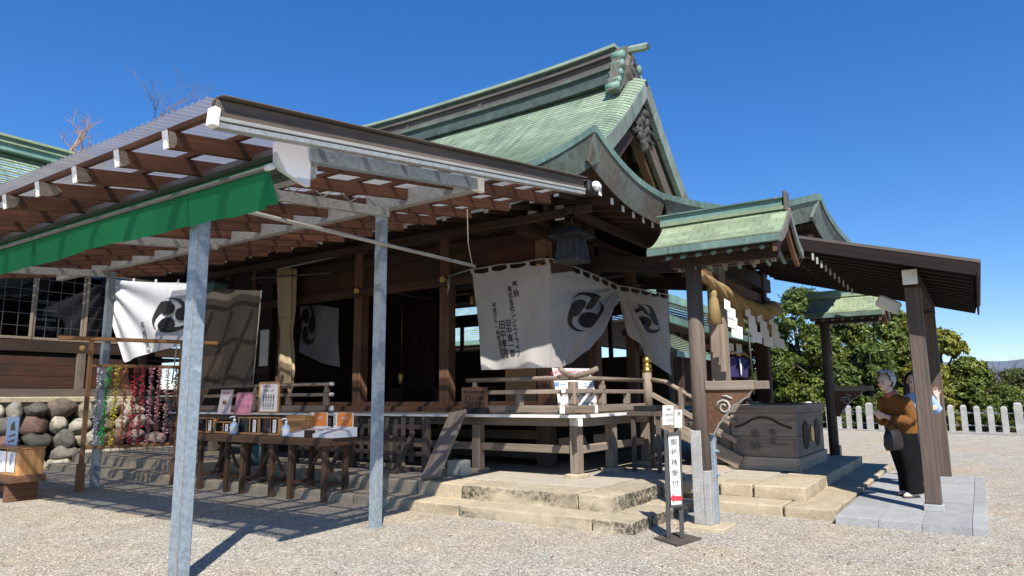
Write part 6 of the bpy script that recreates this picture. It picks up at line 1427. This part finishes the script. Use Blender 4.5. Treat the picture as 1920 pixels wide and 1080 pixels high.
mb = MB(); mb.loft([F.ring(.0, 0, hz-.78, .15, .19), F.ring(.01, lb_*.2, hz-.6, .135, .18), F.ring(la*.5, lb_*.4, hz-.42, .13, .185), F.ring(la*.6, lb_*.5, hz-.27, .115, .18), F.ring(la*.68, lb_*.58, hz-.2, .09, .13), F.ring(la*.75, lb_*.65, hz-.16, .07, .08)])
mb.tube([sh, sh.lerp(el, .55), el.lerp(wr, .05)], [.085, .078, .066], 12); mb.tube([sh2, sh2.lerp(e2, .6), e2.lerp(w2, .15)], [.085, .075, .06], 12)
union(mb, 'blue_shirt', 'shirt_blue', wm, .011, 4)
mb = MB(); mb.loft([F.ring(.015, 0, hz-.86, .16, .20), F.ring(.02, 0, hz-.70, .155, .195), F.ring(.02, lb_*.2, hz-.58, .145, .188)]); mb.build('navy_sash', 'shirt_navy', wm, True)
mb = MB(); mb.loft([F.ring(.0, 0, .70, .14, .17), F.ring(.0, 0, .86, .13, .165)])
for s in (1, -1): mb.loft([F.ring(0, s*.08, .8, .12, .10), F.ring(.01, s*.09, .4, .10, .085), F.ring(0, s*.09, .05, .10, .08)])
union(mb, 'trousers', 'trousers', wm, .012, 3); shoe(F, .03, .09, wm, 'shoe_sole'); shoe(F, .0, -.09, wm, 'shoe_sole')

# ================================================================== NEIGHBOURING BUILDINGS
def copper_house(name, label, xa, xb, ye, yr, ze_, zr_, sides=(1,)):
    t = thing(name, ((xa+xb)/2, yr, 0), label, 'building')
    for sg, y0 in ((1, ye), (-1, 2*yr-ye)):
        mb = MB(); n = 26
        for k in range(n):
            a, b = k/n, (k+1)/n
            mb.grid(lambda u, v, a=a, b=b: V((xa+(xb-xa)*u, y0+(yr-y0)*(a if v < .5 else b), ze_+(zr_-ze_)*((a if v < .5 else b)*.7+.3*(a if v < .5 else b)**2)+(.025 if v < .5 else 0)+.18*abs(2*u-1)**4*(1-a))), 16, 1, lambda u, v, k=k: (u*(xb-xa), k*.092+.004+v*.084))
        tag(mb.build('copper_tiling', 'copper_roof', t), kind='stuff')
        MB().loft([[V((xa+(xb-xa)*u, y0+q, ze_-z+.18*abs(2*u-1)**4)) for q, z in ((-.02, -.02), (.05, .18), (.09, .18), (.05, .0))] for u in [k/12 for k in range(13)]]).build('eave_fascia', 'copper_teal', t)
    MB().box((xa+.3, yr-.2, zr_-.05), (xb-.3, yr+.2, zr_+.3)).build('ridge', 'copper_teal', t); MB().box((xa+.2, ye+.25, ze_-.14), (xb-.2, 2*yr-ye-.25, ze_-.08)).build('soffit', 'wood_dark', t)
    x = xa+.9
    while x < xb: slab('wall_post', (x-.1, ye+1.0, 0), (x+.1, ye+1.2, ze_-.08), 'wood_dark', t); x += 2.1
    slab('lintel', (xa+.5, ye+1.02, ze_-.55), (xb-.5, ye+1.18, ze_-.35), 'wood_brown', t)
    return t
b2 = copper_house('side_hall', 'low hall with green copper roof behind the porch on the right', 18.5, 34.3, 7.6, 10.6, 3.72, 5.3)
slab('wall', (24.5, 9.2, 0), (33.6, 9.3, 3.6), 'wood_dark', b2); 
for px in (1368, 1384): p = ony(px, 652, 8.55); slab('white_panel', (p.x-.3, 8.52, p.z-.25), (p.x+.5, 8.56, p.z+.2), 'paper', b2)
b4 = copper_house('back_gallery', 'long green-roofed gallery glimpsed through the open hall', 23.0, 27.5, 14.0, 22.0, 3.2, 3.5)
for o in list(b4.children): bpy.data.objects.remove(o)
for sg, x0 in ((1, 21.5),):
    mb = MB(); n = 26
    for k in range(n):
        a, b = k/n, (k+1)/n
        mb.grid(lambda u, v, a=a, b=b: V((x0+4*(a if v < .5 else b), 13.5+20*u, 3.6+2.6*(a if v < .5 else b)+(.03 if v < .5 else 0))), 4, 1, lambda u, v, k=k: (u*20, k*.092+.004+v*.084))
    tag(mb.build('copper_tiling', 'copper_roof', b4), kind='stuff')
MB().box((21.45, 13.5, 3.42), (21.6, 33.5, 3.6)).build('eave_fascia', 'copper_teal', b4); MB().box((25.3, 13.5, 6.1), (25.8, 33.5, 6.5)).build('ridge', 'copper_teal', b4); MB().box((23, 13.8, 0), (23.1, 33, 3.7)).build('wall', 'wood_dark', b4)
for k in range(9): slab('wall_post', (22.8, 14.2+k*2.3, 0), (23.0, 14.4+k*2.3, 3.6), 'wood_brown', b4)
pv = thing('small_pavilion', (19.5, 7.2, 0), 'small open pavilion with pale green roof between the near columns', 'pavilion')
q0, q1 = ony(1255, 640, 6.9), ony(1322, 650, 6.9)
mb = MB()
for k in range(10):
    a, b = k/10, (k+1)/10; mb.grid(lambda u, v, a=a, b=b: V((q0.x-.4+(q1.x-q0.x+.4)*u, 6.6+1.3*(a if v < .5 else b), 2.55+.75*(a if v < .5 else b)+(.03 if v < .5 else 0))), 4, 1, lambda u, v, k=k: (u*4, k*.092+v*.084))
tag(mb.build('copper_tiling', 'copper_tile', pv), kind='stuff'); MB().box((q0.x-.4, 6.55, 2.42), (q1.x+.02, 6.62, 2.56)).build('eave_fascia', 'copper_teal', pv); MB().box((q0.x-.4, 7.9, 2.5), (q1.x, 7.95, 3.3)).build('back_wall', 'wood_dark', pv)
for x in (q0.x+.1, q1.x-.3): slab('column', (x, 6.9, 0), (x+.14, 7.04, 2.45), 'wood_dark', pv)
c = [ony(*p, 8.3) for p in ((1363, 668), (1401, 672), (1402, 708), (1365, 706))]
bn = thing('purple_banner', c[3], 'purple shrine banner with white mark hanging beyond the porch columns', 'banner')
MB().grid(lambda u, v: c[0].lerp(c[1], u).lerp(c[3].lerp(c[2], u), v)+V((0, .06*sin(u*16), 0)), 24, 6).build('cloth', 'purple_cloth', bn, True)
m_ = (c[0]+c[1]+c[2]+c[3])/4
MB().prism([m_+V((x, -.1, z)) for x, z in ((-.05, .35), (.1, .3), (.25, .0), (.15, -.35), (.05, -.3), (.02, 0))], (0, .01, 0)).build('white_mark', 'paper', bn)
rod('straw_rope', [c[0]+V((0, -.06, .1)), c[0].lerp(c[1], .25)+V((0, -.06, .22)), c[0].lerp(c[1], .5)+V((0, -.06, .08)), c[0].lerp(c[1], .75)+V((0, -.06, .2)), c[1]+V((0, -.06, .08))], .05, 'straw_rope', bn, 6)
pz0 = ony(1403, 620, 6.); tag(rod('flag_pole', [ony(1414, 740, 6.), pz0], .035, 'black_iron', None, 8), 'thin dark pole standing beyond the offering box', 'pole')

# ================================================================== TREES
def branch_path(r, p, d, L, n=5, wob=.25):
    pts = [V(p)]
    for i in range(n): d = (d+V((r.uniform(-1, 1), r.uniform(-1, 1), r.uniform(-.5, 1)))*wob*.5).normalized(); pts.append(pts[-1]+d*L/n)
    return pts, d
def evergreen(name, label, px, top, wpx, X, mat, seed, group='evergreen trees beyond the stone fence', cat='tree', leaf=.19, base=-1.5, dens=1., low=None):
    r = random.Random(seed); c = onx(px, top, X); dist = c.x*cos(YAW)+c.y*sin(YAW); rad = wpx/FPX*dist/2; ztop = c.z; zlow = max(.0, low if low is not None else .15)
    t = thing(name, (c.x, c.y, base), label, cat, group)
    H = ztop-zlow; mb = MB(); mb.tube([(c.x, c.y, base), (c.x+r.uniform(-.1, .1), c.y, zlow+H*.3), (c.x+r.uniform(-.2, .2), c.y+r.uniform(-.2, .2), zlow+H*.75)], [.2, .15, .06], 8)
    for k in range(7):
        a = r.uniform(0, 6.28); s = V((c.x, c.y, zlow+H*r.uniform(.1, .6))); pts, _ = branch_path(r, s, V((cos(a), sin(a), .6)).normalized(), rad*.8, 4); mb.tube(pts, [.07, .055, .04, .03, .015], 6)
    mb.build('trunk', 'bark', t, True)
    lobes = []
    for k in range(int(15*dens)+5):
        zz = r.random(); w = sin(pi*(.13+.80*zz))**.7; a = r.uniform(0, 6.28); q = r.random()**.5
        lobes.append((V((c.x+cos(a)*rad*w*q*.82, c.y+sin(a)*rad*w*q*.82, zlow+H*(.06+.82*zz))), rad*r.uniform(.26, .46)))
    lobes.append((V((c.x, c.y, ztop-rad*.34)), rad*.36))
    mb = MB(); vs = []; fs = []
    for (lc_, lr) in lobes:
        ncl = int(100*dens*(lr/.8)**1.6)+18
        for j in range(ncl):
            d = V((r.gauss(0, 1), r.gauss(0, 1), r.gauss(.25, 1))).normalized(); cc = lc_+V((d.x*lr, d.y*lr, d.z*lr*.8))*r.uniform(.72, 1.06); up = (d+V((0, 0, .5))).normalized()
            for m in range(13):
                p = cc+V((r.gauss(0, 1), r.gauss(0, 1), r.gauss(0, .7)))*lr*.13; s = leaf*r.uniform(.45, 1.35)
                nn = (up+V((r.uniform(-1, 1), r.uniform(-1, 1), r.uniform(-1, 1)))*.8).normalized(); ax = nn.orthogonal().normalized(); ax = Matrix.Rotation(r.uniform(0, 6.28), 3, nn) @ ax; bx = nn.cross(ax)
                i = len(vs); vs += [p-ax*s*.5, p+bx*s*.24, p+ax*s*.55-nn*s*.12, p-bx*s*.24]; fs.append((i, i+1, i+2, i+3))
    me = bpy.data.meshes.new('crown'); me.from_pydata([tuple(v) for v in vs], [], fs); me.materials.append(MATS[mat]); link('crown', me, t); return t
T = [(1405, 585, 150, 37, 'leaf_dark', 'dark evergreen tree behind the hanging straw rope'), (1492, 538, 150, 34.5, 'leaf_dark', 'tall dark evergreen left of the far roofed post'), (1580, 548, 150, 36, 'leaf_mid', 'tall green tree right behind the far small roof'),
     (1655, 566, 125, 33, 'leaf_mid', 'green tree crowned just under the brown canopy edge'), (1705, 582, 110, 35, 'leaf_yellow', 'yellow-green tree showing between the two canopy posts'), (1762, 614, 110, 33, 'leaf_yellow', 'yellow-green tree right of the canopy posts'), (1812, 668, 90, 32, 'leaf_mid', 'small green tree at the right end of the tree row'),
     (1530, 632, 140, 32, 'leaf_mid', 'round green tree in front, just behind the fence near the far post'), (1630, 640, 130, 31.6, 'leaf_dark', 'dark low tree behind the heads of the visitors'), (1455, 640, 110, 33, 'leaf_dark', 'dark tree directly above the offering box'), (1725, 672, 110, 31.4, 'leaf_yellow', 'low yellow-green tree behind the near canopy post'), (1300, 672, 120, 36, 'leaf_dark', 'dark tree seen under the curtain beyond the stair')]
for i, (px, tp, w, X, mat, lab) in enumerate(T): evergreen('evergreen_tree', lab, px, tp, w, X, mat, 100+i)
S = [(1840, 684, 120, 34, 'leaf_olive', 'tall olive bush between the tree row and the bare twigs'), (1905, 690, 130, 34.5, 'leaf_mid', 'broad green bush at the right end behind the bare twigs'), (1775, 716, 80, 31.3, 'leaf_yellow', 'yellow-green shrub just right of the canopy posts'), (1832, 704, 85, 32.5, 'leaf_olive', 'olive shrub behind the fence, left of the bare twigs'), (1880, 716, 90, 32, 'leaf_mid', 'green shrub behind the fence near the right edge'), (1925, 700, 110, 33, 'leaf_olive', 'olive shrub cut by the right edge of the view'), (1852, 742, 80, 30.9, 'leaf_mid', 'low green shrub hugging the right part of the fence'), (1910, 748, 80, 30.6, 'leaf_dark', 'low dark shrub behind the last fence posts'), (1570, 745, 110, 31, 'leaf_dark', 'dark low shrub behind the fence by the far post'), (1670, 740, 100, 30.9, 'leaf_mid', 'low green shrub behind the fence between the visitors and the far post')]
for i, (px, tp, w, X, mat, lab) in enumerate(S): evergreen('shrub', lab, px, tp, w, X, mat, 140+i, 'shrubs behind the stone fence', 'shrub', .11, -.3, .6, .05)
evergreen('evergreen_tree', 'dark leafy twig tip poking in at the upper left edge', -38, 205, 105, 10.2, 'leaf_dark', 171, None, 'tree', .10, 0, .25, 7.0)
def bare(name, label, base, h, seed, lean, mat, r0=.12, depth=4, group=None, spread=.75):
    r = random.Random(seed); t = thing(name, base, label, 'tree' if h > 3 else 'shrub', group); mb = MB(); tr = MB()
    def grow(p, d, L, R_, k):
        pts, d2 = branch_path(r, p, d, L, 4, .35); (tr if k == 0 else mb).tube(pts, [R_, R_*.9, R_*.8, R_*.7, R_*.55], 6 if k < 2 else 4, True)
        if k < depth:
            for j in range(r.choice((2, 3, 3)) if k else 4):
                i = r.choice((2, 3, 4)); nd = (d2+V((r.uniform(-1, 1), r.uniform(-1, 1), r.uniform(-.35, .8)))*spread).normalized(); grow(pts[i], nd, L*r.uniform(.5, .75), R_*.5, k+1)
    grow(V(base), (V((0, 0, 1))+V(lean)).normalized(), h*.42, r0, 0); tr.build('trunk', mat, t, True); b_ = mb.build('branches', mat, t); b_['kind'] = 'stuff'; return t
p = onx(96, 305, 12.); bare('bare_tree', 'pale pruned bare tree above the left wing roof', (p.x, p.y, p.z-.6), 3.7, 5, V((sin(YAW), -cos(YAW), 0))*.9, 'bark_pale', .11, 5, None, 1.15)
p = onx(232, 285, 14.); bare('bare_tree', 'fine leafless tree top showing above the canopy eave', (p.x, p.y, p.z-1.0), 6.2, 9, (.1, -.25, 0), 'twig', .05, 5, None, 1.1)
for i, (px, py) in enumerate(((1795, 740), (1830, 735), (1868, 730), (1905, 735), (1935, 728), (1885, 742))):
    p = onx(px, py, 33+i*.4); bare('bare_shrub', ('leafless twiggy shrub nearest the tree row', 'leafless twiggy shrub second from the tree row', 'leafless twiggy shrub in the middle of the right thicket', 'leafless twiggy shrub near the right edge', 'leafless twiggy shrub at the right edge', 'lower leafless shrub in front of the right thicket')[i], (p.x, p.y, p.z-.6), 2.7, 60+i, (rnd.uniform(-.4, .4), rnd.uniform(-.5, .5), 0), 'twig', .035, 4, 'bare shrubs at the right edge')
# loose pebbles lying on the gravel in the foreground
def m_peb():
    m, t, o = newmat('pebble'); g = t.nodes.new('ShaderNodeNewGeometry')
    c = ramp(t, g.outputs['Random Per Island'], [(0, (.24, .215, .18)), (.25, (.38, .345, .28)), (.6, (.48, .44, .365)), (.88, (.55, .51, .43)), (.94, (.42, .30, .22)), (1, (.66, .64, .58))]); finish(t, o, c, .9, spec=.2)
m_peb(); r = random.Random(77); vs = []; fs = []
oct_ = [(1, 0, 0), (-1, 0, 0), (0, 1, 0), (0, -1, 0), (0, 0, 1), (0, 0, -1)]; of_ = [(0, 2, 4), (2, 1, 4), (1, 3, 4), (3, 0, 4), (2, 0, 5), (1, 2, 5), (3, 1, 5), (0, 3, 5)]
for k in range(42000):
    px, py = r.uniform(-40, 1960), 800+300*r.random()**.75; p = onz(px, py)
    if p.x > 26 or (6.66 < p.x < 15 and p.y > 3.0) or (8.35 < p.x < 14.7 and .0 < p.y < 3.1): continue
    s = r.uniform(.0045, .0095)*(1.6 if r.random() < .04 else 1); a = r.uniform(0, 3.14); i = len(vs); sx, sy, sz = s*r.uniform(.7, 1.5), s*r.uniform(.6, 1.1), s*r.uniform(.4, .8)
    for q in oct_: x_, y_ = q[0]*sx, q[1]*sy; vs.append((p.x+x_*cos(a)-y_*sin(a), p.y+x_*sin(a)+y_*cos(a), sz*.6+q[2]*sz))
    fs += [tuple(i+j for j in f) for f in of_]
me = bpy.data.meshes.new('loose_pebbles'); me.from_pydata(vs, [], fs); me.materials.append(MATS['pebble']); tag(link('loose_pebbles', me), 'loose pale pebbles strewn over the gravel yard', 'gravel', kind='stuff')
vs = []; fs = []
for k in range(260):
    p = onz(r.uniform(0, 1900), 830+250*r.random()); s = r.uniform(.012, .028); a = r.uniform(0, 6.28); u_ = V((cos(a), sin(a), r.uniform(-.2, .2)))*s; w_ = V((-sin(a), cos(a), r.uniform(-.3, .3)))*s*.4
    if p.x > 20 or (6.6 < p.x < 15 and p.y > 3.0) or (8.3 < p.x < 14.7 and .0 < p.y < 3.1): continue
    i = len(vs); q = p+V((0, 0, .016)); vs += [tuple(q-u_), tuple(q+w_), tuple(q+u_), tuple(q-w_)]; fs.append((i, i+1, i+2, i+3))
plain('dry_leaf', (.16, .09, .045), .9, var=.4); me = bpy.data.meshes.new('fallen_leaves'); me.from_pydata(vs, [], fs); me.materials.append(MATS['dry_leaf']); tag(link('fallen_leaves', me), 'small dry brown leaves scattered on the gravel', 'leaves', kind='stuff')
# far hills
mb = MB(); n = 60
def hl(u, v):
    a = radians(-35)+u*radians(80); R_ = 700+v*260; h = 36+3*sin(u*17)+2*sin(u*51+1)+1.2*sin(u*117); return V((R_*cos(a), R_*sin(a), -2 if v == 0 else h*(1 if v == 1 else .55)))
mb.grid(hl, 120, 3); plain('hill', (.10, .13, .17), .95, var=.25, nscale=.02); tag(mb.build('hills', 'hill', None, True), kind='structure')
